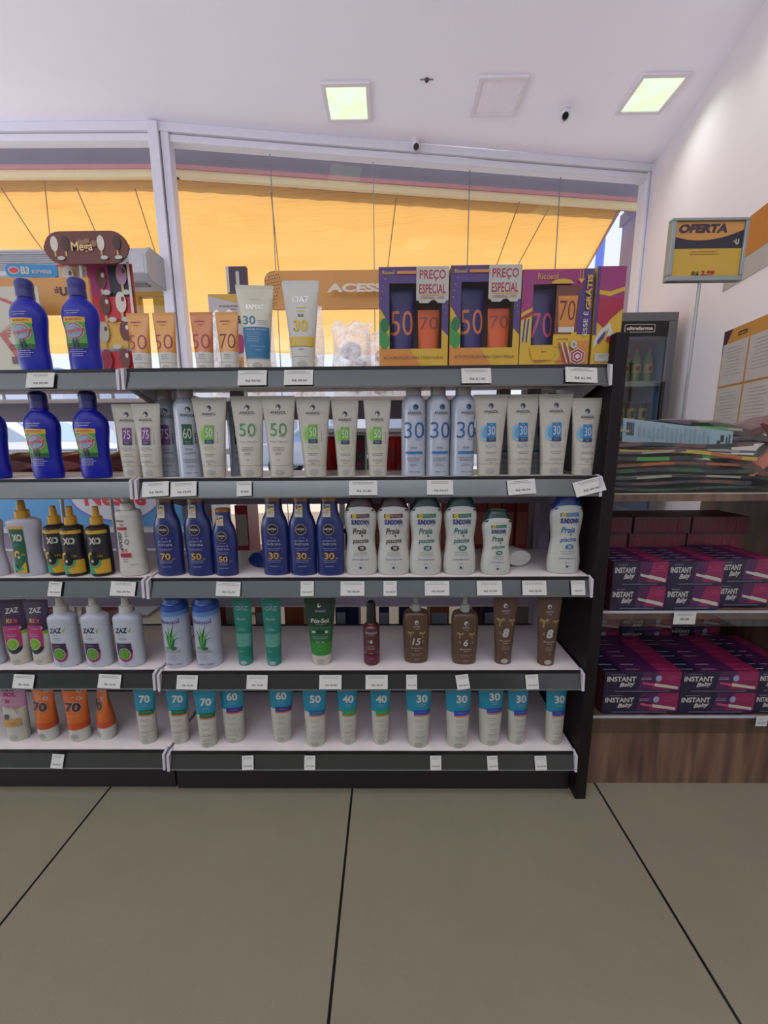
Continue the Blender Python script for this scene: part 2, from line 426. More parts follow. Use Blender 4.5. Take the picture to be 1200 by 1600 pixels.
nt.links.new(cr.outputs[0], tr.inputs[0]); nt.links.new(cr.outputs[0], df.inputs[0])
AWS = -.267
def aw_pt(S, s, q, dz=0): a, t, L, n = S; p = a+t*s-n*(.29+q); return Vector((p.x, p.y, 2.845+AWS*q+dz))
def awn_plane(S): p = aw_pt(S, 0, 0); t = S[1]; d = aw_pt(S, 0, 1)-p; return p, t.cross(d)
awr = thing('awning', 'orange cloth awning glowing in the sun outside the glass front', 'awning', (0, 0, 0))
SEAM = M('awning_seam', (160, 112, 50), .8)
def sheet(corner, name):
    mb = MB(); nu, nv = 40, 14; vs = []
    for j in range(nv+1):
        for i in range(nu+1):
            u_, v_ = i/nu, j/nv
            p = corner[0]*(1-u_)*(1-v_)+corner[1]*u_*(1-v_)+corner[2]*u_*v_+corner[3]*(1-u_)*v_
            vs.append(p+Vector((0, 0, -.03*math.sin(PI*v_)*(1+.4*math.sin(u_*31)) + .006*math.sin(u_*97+v_*7))))
    mb.add(vs, [(j*(nu+1)+i, j*(nu+1)+i+1, (j+1)*(nu+1)+i+1, (j+1)*(nu+1)+i) for j in range(nv) for i in range(nu)], am)
    return mb.build(name, awr, smooth=180)
p, n_ = awn_plane(S2)
e1 = aP(975, 322, p, n_); e2 = aP(905, 440, p, n_)
d = (aw_pt(S2, 0, 1)-aw_pt(S2, 0, 0)); ed = (e2-e1)
s_at = lambda P: (P-p).dot(S2[1]); q_at = lambda P: (P-p-S2[1]*s_at(P)).length
sr0 = s_at(e1)-(s_at(e2)-s_at(e1))/(q_at(e2)-q_at(e1))*q_at(e1); sr1 = sr0+(s_at(e2)-s_at(e1))/(q_at(e2)-q_at(e1))*2.6
print('awning right edge', sr0, sr1)
sheet([aw_pt(S2, -.05, 0), aw_pt(S2, sr0, 0), aw_pt(S2, sr1, 2.6), aw_pt(S2, -.05-.25, 2.6)], 'cloth')
sheet([aw_pt(S1, 0, 0), aw_pt(S2, -.05, 0), aw_pt(S2, -.05-.25, 2.6), aw_pt(S1, -2.5, 2.6)], 'cloth')
for (x0, y0, x1, y1, S) in ((0, 283, 60, 372, S1), (68, 272, 76, 355, S1), (118, 283, 158, 372, S1), (210, 285, 248, 402, S1), (423, 292, 436, 420, S2), (619, 300, 604, 420, S2), (812, 306, 770, 420, S2), (860, 312, 800, 420, S2)):
    P, N = awn_plane(S); a = aP(x0, y0, P, N); b_ = aP(x1, y1, P, N); e = a+(b_-a)*1.6
    mb = MB(); mb.tube([a+Vector((0, 0, -.045)), (a+e)/2+Vector((0, 0, -.07)), e+Vector((0, 0, -.04))], .0045, SEAM, 6); mb.build('seam', awr)
# edge pole of the awning
mb = MB(); mb.tube([aw_pt(S2, sr0, 0), aw_pt(S2, sr1, 2.6)], .014, M('awning_pole', (150, 120, 120), .5), 8); mb.build('edge_pole', awr)

g = MB(); g.box(-40, 40, 3.7, 60, -.12, -.06, M('street_asphalt', (190, 190, 194), .9, noise=(3, .08, (1, 1, 1))))
g.box(-40, 40, 3.0, 6.2, -.06, -.03, M('pavement', (205, 200, 192), .9, noise=(10, .06, (1, 1, 1)))); struct(g.build('trim_1'))
# pillar beside the glass front on the right
pl = MB(); PILM = M('mauve_render', (150, 142, 172), .9)
pl.box(2.195, 2.34, 3.86, 4.1, 0, 3.3, PILM); pl.box(2.175, 2.36, 3.84, 4.12, 2.83, 2.93, PILM)
tag(pl.build('pillar', bevel=.004), 'mauve rendered pillar standing outside the right edge of the glass front', 'pillar')
mb = MB(); mb.tube([(3.92, 8.0, -.06), (3.92, 8.0, 6.0)], .072, M('blue_pole', (96, 130, 235), .5), 14)
mb.box(3.79, 4.05, 7.87, 8.13, -.06, .04, M('blue_pole', (96, 130, 235)))
tag(mb.build('street_pole'), 'bright blue pole standing in the street past the awning edge', 'pole')
def house(name, label, x0, x1, y, h, wall, win):
    r = thing(name, label, 'building', (x0, y, -.06), 0, None)
    mb = MB(); mb.box(0, x1-x0, 0, 6, 0, h, wall); mb.build('walls', r)
    mb = MB(); mb.box(-.2, x1-x0+.2, -.25, 6.2, h, h+.25, win); mb.build('roof_edge', r)
    k = int((x1-x0)/1.9)
    for fl in range(int(h/3)):
        for i in range(k):
            xx = .5+i*1.9
            mb = MB(); mb.box(xx, xx+1.1, -.05, 0, fl*3+.9, fl*3+2.3, win); mb.box(xx+.52, xx+.58, -.08, 0, fl*3+.9, fl*3+2.3, wall)
            mb.box(xx-.08, xx+1.18, -.12, 0, fl*3+.8, fl*3+.9, wall); mb.build('window', r)
    return r
house('building', 'pale blue-white shop building across the street, seen at far left under the awning', -26, -12, 15, 3.4, M('pale_blue_wall', (214, 220, 240), .9), M('blue_pane', (140, 160, 220), .3))
house('building', 'white low building across the street, straight behind the shelves', -10.5, 4.5, 17, 3.2, M('white_wall_far', (236, 234, 236), .9), M('grey_pane', (170, 176, 196), .3))
house('building', 'lilac-white tall building across the street beside the blue pole', 6.6, 14, 12, 3.1, M('lilac_wall', (214, 212, 240), .9), M('pale_pane', (150, 200, 215), .3))

def car(loc, rz, label, paint):
    r = thing('car', label, 'car', loc, rz)
    mb = MB()
    side = [(-2.0, .32), (-2.05, .62), (-1.95, .86), (-1.3, .93), (-.75, 1.36), (.35, 1.42), (1.05, .98), (1.85, .84), (2.05, .6), (2.02, .32)]
    mb.prism(side, 'y', -.82, .82, paint); mb.build('body', r, bevel=.06)
    gl = M('car_glass', (120, 150, 185), .08)
    mb = MB()
    mb.prism([(-1.12, .96), (-.68, 1.31), (.30, 1.36), (.86, .99)], 'y', -.835, .835, gl)
    mb.quad((1.04, -.7, 1.0), (1.04, .7, 1.0), (.42, .62, 1.40), (.42, -.62, 1.40), gl); mb.build('windows', r)
    for wx in (-1.3, 1.3):
        for wy in (-.8, .8):
            mb = MB(); mb.tube([(wx, wy-.1, .31), (wx, wy+.1, .31)], .31, BLACK, 24); mb.tube([(wx, wy-.105, .31), (wx, wy+.105, .31)], .17, FRAMEM, 16); mb.build('wheel', r)
    for wy in (-.62, .62):
        mb = MB(); mb.box(1.93, 2.08, wy-.16, wy+.16, .58, .72, COOLW); mb.build('headlight', r, bevel=.02)
    return r
car((-7.3, 8.0, -.06), 0, 'white car parked in the street, seen between the blue bottles at far left', M('white_car_paint', (232, 236, 244), .25, coat=.5))
car((-1.6, 11.5, -.06), 0, 'silver car parked in the street behind the middle of the shelves', M('silver_car_paint', (170, 176, 190), .25, coat=.5))

# ---- ceiling fittings
def lamp(x, y, lit, label, group=None):
    r = thing('ceiling_lamp', label, 'ceiling lamp', (x, y, CZ), 0, group)
    FR = M('lamp_frame', (224, 218, 226), .5)
    mb = MB()
    for q in ((-.147, .147, -.147, -.122), (-.147, .147, .122, .147), (-.147, -.122, -.122, .122), (.122, .147, -.122, .122)):
        mb.box(q[0], q[1], q[2], q[3], -.014, 0, FR)
    mb.build('frame', r, bevel=.002)
    mb = MB(); mb.box(-.123, .123, -.123, .123, -.008, 0, LE if lit else M('unlit_diffuser', (238, 232, 244), .6)); mb.build('diffuser', r)
    if lit:
        L = bpy.data.lights.new('lamp_light', 'AREA'); L.size = .24; L.energy = LAMP_W; L.spread = math.radians(135); L.color = (.97, 1, .93)
        lo = bpy.data.objects.new('lamp_light', L); COL.objects.link(lo); lo.parent = r; lo.location = (0, 0, -.016); lo.visible_glossy = False
    return r
LE = EM('lit_diffuser', (.78, .92, .58), LAMP_EMIT)
nt = LE.node_tree; tc = nt.nodes.new('ShaderNodeTexCoord'); nz = nt.nodes.new('ShaderNodeTexNoise'); nz.inputs['Scale'].default_value = 7; cr = nt.nodes.new('ShaderNodeValToRGB')
cr.color_ramp.elements[0].position = .35; cr.color_ramp.elements[0].color = (.72, .86, .50, 1); cr.color_ramp.elements[1].position = .62; cr.color_ramp.elements[1].color = (.70, .90, .66, 1)
nt.links.new(tc.outputs['Object'], nz.inputs[0]); nt.links.new(nz.outputs[0], cr.inputs[0]); nt.links.new(cr.outputs[0], nt.nodes['Emission'].inputs[0])
lamp(-.243, 2.915, True, 'lit square ceiling lamp, leftmost, straight above the orange accessories sign')
lamp(.70, 2.89, False, 'unlit square ceiling lamp between the two lit ones')
lamp(1.657, 2.89, True, 'lit square ceiling lamp at the right, near the right wall')
for x in (-3.0, -2.1, -1.2, -.243, .70, 1.30):
    for y in (2.0, .1, -1.8): lamp(1.62 if x == 1.30 and y == 2.0 else x, y, True, 'lit square ceiling lamp farther back over the aisle', 'ceiling lamps over the aisle')
def camera_dome(loc, label, rz):
    r = thing('security_camera', label, 'security camera', loc, rz)
    mb = MB(); loft(mb, [(-6, 33, 33), (0, 33, 33)], M('dome_base', (230, 226, 232), .4), 24); weld(mb.build('base', r))
    mb = MB(); loft(mb, cat([(-66, 8, 8), (-60, 22, 22), (-42, 31, 31), (-20, 30, 30), (-6, 26, 26)]), M('camera_grey', (214, 210, 218), .4), 24); weld(mb.build('housing', r))
    mb = MB(); mb.tube([(0, -.006, -.044), (0, -.031, -.056)], [.023, .019], M('camera_lens', (14, 14, 18), .1), 18); mb.build('lens', r)
    return r
camera_dome((.213, 3.25, CZ), 'small grey dome camera on the ceiling edge above the window', .1)
camera_dome((1.168, 3.0, CZ), 'small grey dome camera on the ceiling left of the right lit lamp', -.2)
mb = MB(); loft(mb, cat([(-16, 4, 4), (-12, 9, 9), (-3, 13, 13), (0, 14, 14)]), M('sprinkler_metal', (70, 64, 64), .4, .6), 16)
mb.box(-.04, .04, -.004, .004, -.002, 0, SILV)
tag(weld(mb.build('sprinkler', loc=(.245, 2.766, CZ))), 'tiny dark sprinkler head in the ceiling between the left and middle lamps', 'sprinkler')

# =================================================================== SHELVING
ZS = [1.028, .8, .573, .342, .125]
RAILM = M('rail_plastic', (78, 82, 80), .2, metal=.8, coat=.3)
BEAD = M('rail_bead', (130, 132, 130), .3, metal=.5)
ENDC = M('rail_end_cap', (170, 166, 168), .4)
SHELFM = M('shelf_white', (206, 196, 194), .35)
FRM = M('gondola_metal', (150, 142, 158), .45)
DARKW = M('dark_wenge', (20, 14, 15), .5, spec=.2, noise=(14, .35, (12, 12, .6)))
PLIN = M('black_plinth', (16, 14, 15), .45)
def gondola(label, x0, x1, dy, end_panel):
    r = thing('gondola_shelving', label, 'shelving', ((x0+x1)/2, dy, 0))
    hx = (x1-x0)/2
    for i, z in enumerate(ZS):
        mb = MB(); mb.box(-hx, hx, .8545, 1.088, z-.020, z, SHELFM)
        s = mb.build('shelf', r, bevel=.0015)
        mb = MB(); mb.prism([(.8405, z-.040), (.8435, z-.041), (.8550, z-.002), (.8520, z-.001)], 'x', -hx, hx, RAILM)
        mb.prism([(.8380, z-.0395), (.8395, z-.0425), (.8460, z-.0425), (.8450, z-.0395)], 'x', -hx, hx, BEAD)
        mb.prism([(.8500, z-.006), (.8492, z+.0006), (.8544, z+.0006), (.8544, z-.006)], 'x', -hx, hx, PLIN)
        mb.build('price_rail', s)
        for sx_ in (-1, 1):
            mb = MB(); a, b_ = sorted((sx_*hx, sx_*(hx-.005)))
            mb.prism([(.8370, z-.043), (.8400, z-.002), (.858, z+.003), (.874, z-.004), (.862, z-.043)], 'x', a-.0005, b_+.0005, ENDC); mb.build('rail_end_cap', s)
            mb = MB(); a, b_ = sorted((sx_*(hx-.006), sx_*(hx-.009)))
            if i < 4: mb.prism([(.875, z-.021), (1.086, z-.021), (1.086, z-.095), (1.06, z-.095), (.875, z-.036)], 'x', a, b_, ENDC); mb.build('bracket', s)
    mb = MB(); mb.box(-hx, hx, .872, 1.34, 0, .085, PLIN); mb.build('plinth', r)
    for sx_ in (-1, 1):
        mb = MB(); a, b_ = sorted((sx_*hx, sx_*(hx-.03)))
        mb.box(a, b_, 1.09, 1.13, .085, 1.0, FRM)
        mb.build('upright', r)
    for z0, z1 in ((.937, .985), (.705 if end_panel else .75, .772), (.402, .52)):
        mb = MB(); mb.box(-hx+.03, hx-.03, 1.092, 1.112, z0, z1, FRM); mb.build('back_beam', r)
    mb = MB(); mb.box(-hx+.03, hx-.03, 1.092, 1.112, .085, .335, M('charcoal_panel', (40, 36, 40), .5)); mb.build('back_panel', r)
    if not end_panel:
        mb = MB(); mb.box(-hx+.03, hx-.03, 1.092, 1.105, .578, .622, FRM); mb.build('back_stop', r)
    for z in (1.0, .775, .40):
        mb = MB(); mb.box(-hx, hx, 1.13, 1.385, z-.018, z, SHELFM)
        mb.box(-hx, hx, 1.385, 1.395, z-.038, z+.002, FRM); mb.build('rear_shelf', r)
    if end_panel:
        mb = MB(); mb.box(hx+.004, hx+.030, .842, 1.41, 0, 1.088, DARKW); mb.build('end_panel', r, bevel=.0015)
    return r
gondola('white metal sunscreen shelving with dark price rails and a dark end panel, centre', -.545, .455, 0, True)
gondola('white metal shelving on the left with repellents and blue bottles on it', -1.555, -.553, .004, False)

ALB_K = .50
# =================================================================== PRODUCTS (one of each kind, then copies)
SPOT = {}
def put(root, x, y, row, rz=0, label=None, group=None, scale=None, first=False):
    z = ZS[row-1]+.0004
    if first:
        root.location = (x, y, z); root.rotation_euler = (0, 0, rz)
        if label: root['label'] = label
        if group: root['group'] = group
        if scale: root.scale = scale
        return root
    return dup(root, (x, y, z), rz, label, group, scale)

def tube(name, label, cat_, h, wb, wt, cap_h, bands, cap_m, deco, cap_flat=True, depth=.72, crimp=7):
    """an upright squeeze tube standing on its cap; returns root.  deco(Face) prints on the front"""
    r = thing(name, label, cat_)
    hb = wb/2; ht = wt/2; secs = []
    n = 9
    for i in range(n+1):
        t = i/n; z = cap_h+.4+(h-crimp-cap_h-.4)*t
        secs.append((z, hb+(ht-hb)*t**1.1, max(1.2, hb*depth*(1-t**1.35)+1.0)))
    secs.append((h-crimp+.5, ht, .9)); secs.append((h, ht, .8))
    mb = MB(); F_ = loft(mb, secs, bands[0][1], 44, bands=bands)
    deco(F_)
    o = mb.build('body', r)
    mb = MB(); ch = hb*.985; cd = hb*depth*.97+.9
    loft(mb, [(0, ch*.93, cd*.93), (1.2, ch*.97, cd*.97), (cap_h*.55, ch, cd), (cap_h, ch*1.0, cd*1.0)], cap_m, 44)
    fc = Face(mb, lambda x, z: -cd*.001*math.sqrt(max(0.02, 1-(x*1000/ch)**2)))
    fc.ell(0, cap_h*.42, hb*.42, cap_h*.26, M('cap_dimple', (190, 188, 176), .4))
    mb.build('cap', r)
    return r
def bottle(name, label, cat_, secs, m, deco, extra, e=2.0, bands=None, n=44):
    r = thing(name, label, cat_)
    mb = MB(); F_ = loft(mb, secs, m, n, bands=bands, e=e)
    if deco: deco(F_)
    mb.build('body', r)
    for ex in extra:
        nm, s2, m2 = ex[:3]; kw = ex[3] if len(ex) > 3 else {}
        d2 = kw.pop('deco', None); kw = dict(kw)
        mb = MB(); f2 = loft(mb, s2, m2, kw.pop('n', 32), **kw)
        if d2: d2(f2)
        mb.build(nm, r)
    return r

# ---- blue repellent bottle
BLUE = M('repellent_blue', (14, 30, 176), .34, spec=.3)
LG = M('label_green', (92, 176, 62), .5); LY = M('label_yellow', (244, 190, 34), .5); LB = M('label_ring_blue', (150, 176, 205), .5)
def deco_rep(f):
    f.lines(-3, 119, 34, 2, 5, LITE, 1.6)
    f.rect(-26, 21, 98, 108, LY, cut=-1); f.text('30% DESCONTO', -3, 103, 4.6, RED, w=36, bold=.02)
    f.rect(-26, 20, 52, 98, LG)
    f.rect(-25, 20, 46, 56, M('label_deep_green', (30, 90, 40), .5))
    f.ell(-3, 80, 20, 17, WHITE); f.ell(-3, 80, 18.6, 15.8, RED); f.ell(-3, 80, 16.6, 13.8, LB)
    f.text('Repelex', -3, 80, 14.5, WHITE, w=46, bold=.05, rot=.14, shear=.1)
    f.text('Repelex', -3, 80, 13.5, RED, w=44.5, bold=.02, rot=.14, shear=.1)
    for x in (-7, 1):
        f.ell(x, 63.5, 1.6, 1.8, NAVY); f.poly([(x-2, 61.5), (x+2, 61.5), (x+2.6, 54), (x+1.4, 49), (x-1.4, 49), (x-2.6, 54)], NAVY)
    for i in range(4): f.lines(-1, 42-i*4.2, 36, 1, 3, LITE, 1.3)
rep_secs = cat([(0, 27, 17), (1.5, 30.5, 19), (8, 32, 20), (24, 33, 20.5), (48, 31.5, 20), (78, 33.5, 20.5), (100, 37, 21), (116, 38, 21), (130, 34, 20), (141, 25, 17), (147, 17.5, 14), (151, 16, 14)])
cap_r = [(150, 16, 14.5), (152, 17.2, 15.3), (166, 16.6, 15), (176, 17.5, 15.5), (181, 17.5, 15.5), (186, 15, 13), (189, 10, 9)]
repelex = bottle('repellent_bottle', 'x', 'repellent', rep_secs, BLUE, deco_rep, [('cap', cap_r, M('repellent_cap', (26, 30, 132), .35))])
G = 'blue insect repellent bottles'
put(repelex, -.765, .895, 1, 0, 'blue insect repellent bottle on the top shelf at far left, in front of the poster', G, first=True)
put(repelex, -.651, .892, 1, 0, 'blue insect repellent bottle on the top shelf, the one nearer the ice cream board', G)
put(repelex, -.885, .885, 2, 0, 'blue insect repellent bottle cut off by the left edge of the photo, second shelf', G)
put(repelex, -.764, .885, 2, 0, 'blue insect repellent bottle on the second shelf, middle of its three', G)
put(repelex, -.655, .885, 2, 0, 'blue insect repellent bottle on the second shelf beside the white tubes marked 75', G)

# ---- small yellow and orange gift tubes
TY_ = M('amber_tube', (238, 164, 44), .32, coat=.3); TO_ = M('orange_tube', (226, 132, 42), .32, coat=.3); MAG = M('magenta_print', (178, 44, 84), .5); MAR = M('maroon_print', (120, 30, 50), .5)
def deco_y(num, mcol):
    def d(f):
        f.text(num, -2 if num == '50' else 1, 60, 30, mcol, w=39 if num == '50' else 33, bold=-.012)
        f.lines(-4, 100, 22, 1, 3, MAG, 2.2); f.lines(-2, 94, 14, 1, 3, MAG, 1.2); f.lines(0, 32, 18, 3, 4, INK, .8)
    return d
def small_tube(label, num, col, mc):
    return tube('sunscreen_tube', label, 'sunscreen', 120, 37, 49, 17, [(0, WHITE), (38, col)], WHITE, deco_y(num, mc), crimp=6)
ty50 = small_tube('x', '50', TY_, MAG)
G = 'small amber and orange sunscreen tubes'
put(ty50, -.531, .895, 1, 0, 'small amber sunscreen tube marked 50, first right of the ice cream board', G, first=True)
put(ty50, -.474, .893, 1, 0, 'small amber sunscreen tube marked 50, between another amber one and the orange one', G)
to50 = small_tube('x', '50', TO_, MAG); put(to50, -.394, .893, 1, 0, 'small orange sunscreen tube marked 50 on the top shelf', G, first=True)
ty70 = small_tube('x', '70', TY_, MAR); put(ty70, -.340, .893, 1, 0, 'small amber sunscreen tube marked 70 left of the cream and blue tube', G, first=True)

# ---- cream/blue and white/yellow large tubes
CRM = M('pearl_cream_tube', (222, 218, 186), .3, coat=.4); TB = M('deep_cyan', (16, 122, 170), .45); AQ = M('blue_number', (46, 130, 180), .5)
def d_b30(f):
    for z in (78, 72, 66, 60, 54, 40, 34): pass
    f.text('EXPERT', 0, 128, 9, M('silver_foil', (235, 235, 225), .15, .8), w=36, bold=.02); f.lines(-2, 143, 26, 1, 4, WHITE, 2.4)
    f.text('30', -13, 101, 17, AQ, w=26, bold=.01); f.lines(14, 100, 22, 3, 4, AQ, .8)
    f.rect(-27, 27, 24, 87, TB); f.text('SUPREME PROTECT', 1, 82, 3.6, LITE, w=42, bold=.02); f.lines(-6, 75, 34, 5, 4.4, LITE, 1.0); f.lines(2, 47, 34, 1, 3, LITE, .8); f.text('200ml', 5, 40, 3.4, LITE)
b30 = tube('sunscreen_tube', 'large cream tube with a deep blue lower half marked 30 on the top shelf', 'sunscreen', 172, 50, 78, 22, [(0, WHITE), (24, CRM)], WHITE, d_b30)
put(b30, -.278, .895, 1, .12, first=True)
YB = M('sun_yellow', (238, 200, 46), .45)
def d_w30(f):
    f.text('OA7', 0, 142, 13, M('foil_white', (250, 250, 250), .1, .9), w=34); f.lines(0, 124, 22, 2, 7, YB, 2.2)
    f.rect(-6, 6, 107, 112, M('grey_badge', (110, 114, 120), .5)); f.text('FPS', 0, 109.5, 3, WHITE)
    f.text('30', 0, 89, 24, YB, w=31, bold=.03); f.rect(-26, 26, 47, 66, YB, cut=0); f.lines(0, 61, 38, 3, 4.6, WHITE, 1.1); f.lines(0, 40, 14, 1, 3, INK, 1.4)
w30 = tube('sunscreen_tube', 'large white tube with a yellow 30 and yellow band on the top shelf', 'sunscreen', 180, 50, 78, 26, [(0, WHITE)], WHITE, d_w30)
put(w30, -.181, .895, 1, 0, first=True)

# ---- white tubes with the head emblem
def emblem(f, z, r=5, blue=False):
    f.ell(0, z, r, r*1.1, DARKI); f.ell(-.5, z-.8, r*.62, r*.66, M('emblem_blue', (90, 160, 210), .5) if blue else WHITE)
    f.ell(1.2, z+1.2, r*.45, r*.5, DARKI); f.ell(-2.2, z-3.6, r*.5, r*.4, WHITE if not blue else LITE)
def tone(c): return {'g': M('lime_green', (112, 184, 52), .5), 'b': M('azure', (24, 128, 190), .5), 'p': M('violet', (122, 52, 138), .5), 'd': M('deep_green_print', (16, 92, 52), .5)}[c]
def anasol_sq(num, c, wt, small=1.0):
    T = tone(c)
    def d(f):
        zt = 148*small+ (0 if small == 1 else -4); emblem(f, zt+1, 5.2, c == 'b'); f.text('ANASOL', 0, zt-11, 5.6, DARKI, w=31*small, bold=.01); f.lines(0, zt-16, 20, 1, 3, INK, .5)
        z0 = 82*small+(0 if small == 1 else 2)
        if c != 'p':
            f.ell(-13*small, z0+10, 10*small, 17*small, M('swash_'+c, {'g': (176, 214, 130), 'b': (150, 196, 222)}[c], .5)); f.ell(-12*small, z0+10, 6*small, 12*small, M('swash2_'+c, {'g': (142, 200, 86), 'b': (96, 164, 206)}[c], .5))
        f.rect(-10*small, 10*small, z0, z0+31*small, T); f.rect(-10*small, 10*small, z0-8*small, z0, NAVY)
        f.text(num, 0, z0+15*small, 19*small, WHITE, w=15*small, bold=.0); f.text('FPS', 0, z0+27.5*small, 2.4, WHITE); f.lines(0, z0-3, 14*small, 1, 3, LITE, .7); f.lines(0, z0-5.6, 12*small, 1, 3, LITE, .6)
        f.text('Gel Creme', -2, z0-15*small, 5.2*small, T, w=22*small, shear=.3, rot=.08, bold=-.01); f.text('Toque Seco', 1, z0-20*small, 4.6*small, T, w=26*small, shear=.3, rot=.08, bold=-.01)
        f.lines(0, z0-31*small, 30*small, 2, 3.5, DARKI, .9); f.lines(0, z0-45*small, 30*small, 2, 3, DARKI, .8); f.lines(0, z0-53*small, 9, 1, 3, DARKI, 1)
        for k in range(5): f.rect(18*small, 19.2*small, z0-6+k*5, z0-3+k*5, INK)
    return d
def anasol_rd(f):
    emblem(f, 150, 5.4); f.text('ANASOL', 0, 139, 6, DARKI, w=34, bold=.01); f.lines(0, 134, 22, 1, 3, INK, .5)
    f.text('50', 0, 103, 27, M('leaf_green', (72, 160, 84), .5), w=36, bold=-.005); f.lines(8, 90, 18, 2, 2.4, INK, .6); f.text('Oil free - Toque seco', 0, 77, 4, DARKI, w=38, shear=.2)
    f.lines(0, 64, 30, 3, 3.4, DARKI, .8); f.lines(0, 52, 20, 2, 3, DARKI, .8); f.lines(0, 38, 9, 1, 3, DARKI, 1)
def antube(deco, h, wb, wt, cap=26): return tube('sunscreen_tube', 'x', 'sunscreen', h, wb, wt, cap, [(0, CREAM)], CREAM, deco)
t75 = antube(anasol_sq('75', 'p', 62, .95), 160, 43, 62)
G = 'white sunscreen tubes with a round head emblem'
put(t75, -.574, .888, 2, .10, 'white tube with a violet 75 square, the left one by the shelf joint', G, first=True)
put(t75, -.525, .878, 2, .0, 'white tube with a violet 75 square, the right one by the shelf joint', G)
t50 = antube(anasol_sq('50', 'g', 74), 172, 50, 75)
put(t50, -.386, .878, 2, 0, 'large white tube with a green 50 square right of the white can marked 60', G, first=True)
put(t50, -.161, .878, 2, 0, 'large white tube with a green 50 square, left of the two small ones', G)
r50 = antube(anasol_rd, 174, 51, 72)
put(r50, -.303, .878, 2, 0, 'large white tube with a big bare green 50, the left one of two', G, first=True)
put(r50, -.235, .876, 2, 0, 'large white tube with a big bare green 50, the right one of two', G)
s50 = antube(anasol_sq('50', 'g', 58, .93), 163, 40, 59, 24)
put(s50, -.092, .878, 2, 0, 'smaller white tube with a green 50 square, the left one of two', G, first=True)
put(s50, -.022, .876, 2, 0, 'smaller white tube with a green 50 square just left of the white spray cans', G)
t30 = antube(anasol_sq('30', 'b', 74), 173, 51, 73)
put(t30, .222, .877, 2, 0, 'white tube with a blue 30 square just right of the white spray cans', G, first=True)
put(t30, .291, .880, 2, 0, 'white tube with a blue 30 square, second from the spray cans', G)
put(t30, .361, .877, 2, 0, 'white tube with a blue 30 square, third from the spray cans, its top the highest', G)
s30 = antube(anasol_sq('30', 'b', 64, .94), 164, 45, 65, 24)
put(s30, .428, .877, 2, 0, 'smaller white tube with a blue 30 square at the right end of the second shelf', G, first=True)

# ---- aerosol cans
CAPP = M('frosted_cap', (206, 192, 190), .35)
can_secs = cat([(0, 25, 25), (1.5, 26.6, 26.6), (6, 26.8, 26.8), (60, 26.8, 26.8), (120, 26.8, 26.8), (150, 26.6, 26.6), (160, 25, 25), (168, 20.5, 20.5), (173, 16.8, 16.8)])
cap_can = [(172, 15.8, 15.8), (173, 16.6, 16.6), (192, 16.4, 16.4), (193.4, 15.6, 15.6)]
def d_can(num, T, sq=False, off=0):
    def d(f):
        f.ell(6, 147, 5.6, 6, DARKI); f.ell(5.4, 146, 3.6, 3.9, tone('b') if not sq else WHITE); f.ell(7.2, 148.4, 2.4, 2.6, DARKI)
        f.text('ANASOL', 4, 135, 6, DARKI, w=30, bold=.01); f.lines(4, 130.5, 22, 1, 3, INK, .5)
        if sq:
            f.rect(-9, 11, 72, 116, tone('d') if T == 'd' else tone('p')); f.text(num, 1, 96, 22, WHITE, w=17); f.lines(1, 78, 14, 2, 3, LITE, .8)
            for k in range(4): f.rect(15, 17, 75+k*6, 79+k*6, DARKI)
            f.text('Spray', 2, 62, 6, tone('d') if T == 'd' else tone('p'), w=16, shear=.3); f.text('Invisible', 4, 54, 5, tone('d') if T == 'd' else tone('p'), w=22, shear=.3, rot=.1)
        else:
            f.text('30', 3, 99, 34, M('royal_number', (30, 104, 176), .5), w=42, bold=-.008); f.lines(12, 80, 16, 2, 2.6, INK, .6)
            f.text('Oil free', 2, 62, 5, DARKI, w=14, shear=.2); f.rect(-15, 21, 49, 54, tone('b'))
        f.lines(2, 40, 30, 3, 3.4, DARKI, .9); f.lines(2, 26, 26, 2, 3, DARKI, .8); f.text('280ml  150g', 4, 10, 3.4, DARKI, w=24)
    return d
CANM = M('white_can', (204, 210, 222), .25, coat=.4)
can30 = bottle('spray_can', 'x', 'spray can', can_secs, CANM, d_can('30', 'b'), [('cap', cap_can, CAPP)])
G = 'white sunscreen spray cans'
put(can30, .057, .888, 2, -.12, 'white spray can with a big blue 30, the left one of three', G, first=True)
put(can30, .110, .889, 2, .02, 'white spray can with a big blue 30, the middle one of three', G)
put(can30, .164, .888, 2, .10, 'white spray can with a big blue 30, the right one of three', G)
can60 = bottle('spray_can', 'x', 'spray can', can_secs, CANM, d_can('60', 'd', True), [('cap', cap_can, CAPP)])
put(can60, -.446, .897, 2, .32, 'white spray can with a dark green 60 square on the second shelf', G, first=True)
put(can60, -.352, .955, 2, .2, 'white spray can standing behind the tubes marked 50, only a strip of it showing', G)
can75 = bottle('spray_can', 'x', 'spray can', can_secs, CANM, d_can('75', 'p', True), [('cap', cap_can, CAPP)])
put(can75, -.512, .935, 2, .15, 'white spray can with a violet 75 square, half hidden behind a tube', G, first=True)
put(can30, .273, .965, 2, 0, 'white spray can standing behind the tubes marked 30, between the first two', G)
put(can30, .345, .968, 2, 0, 'white spray can standing behind the tubes marked 30, between the second and third', G)

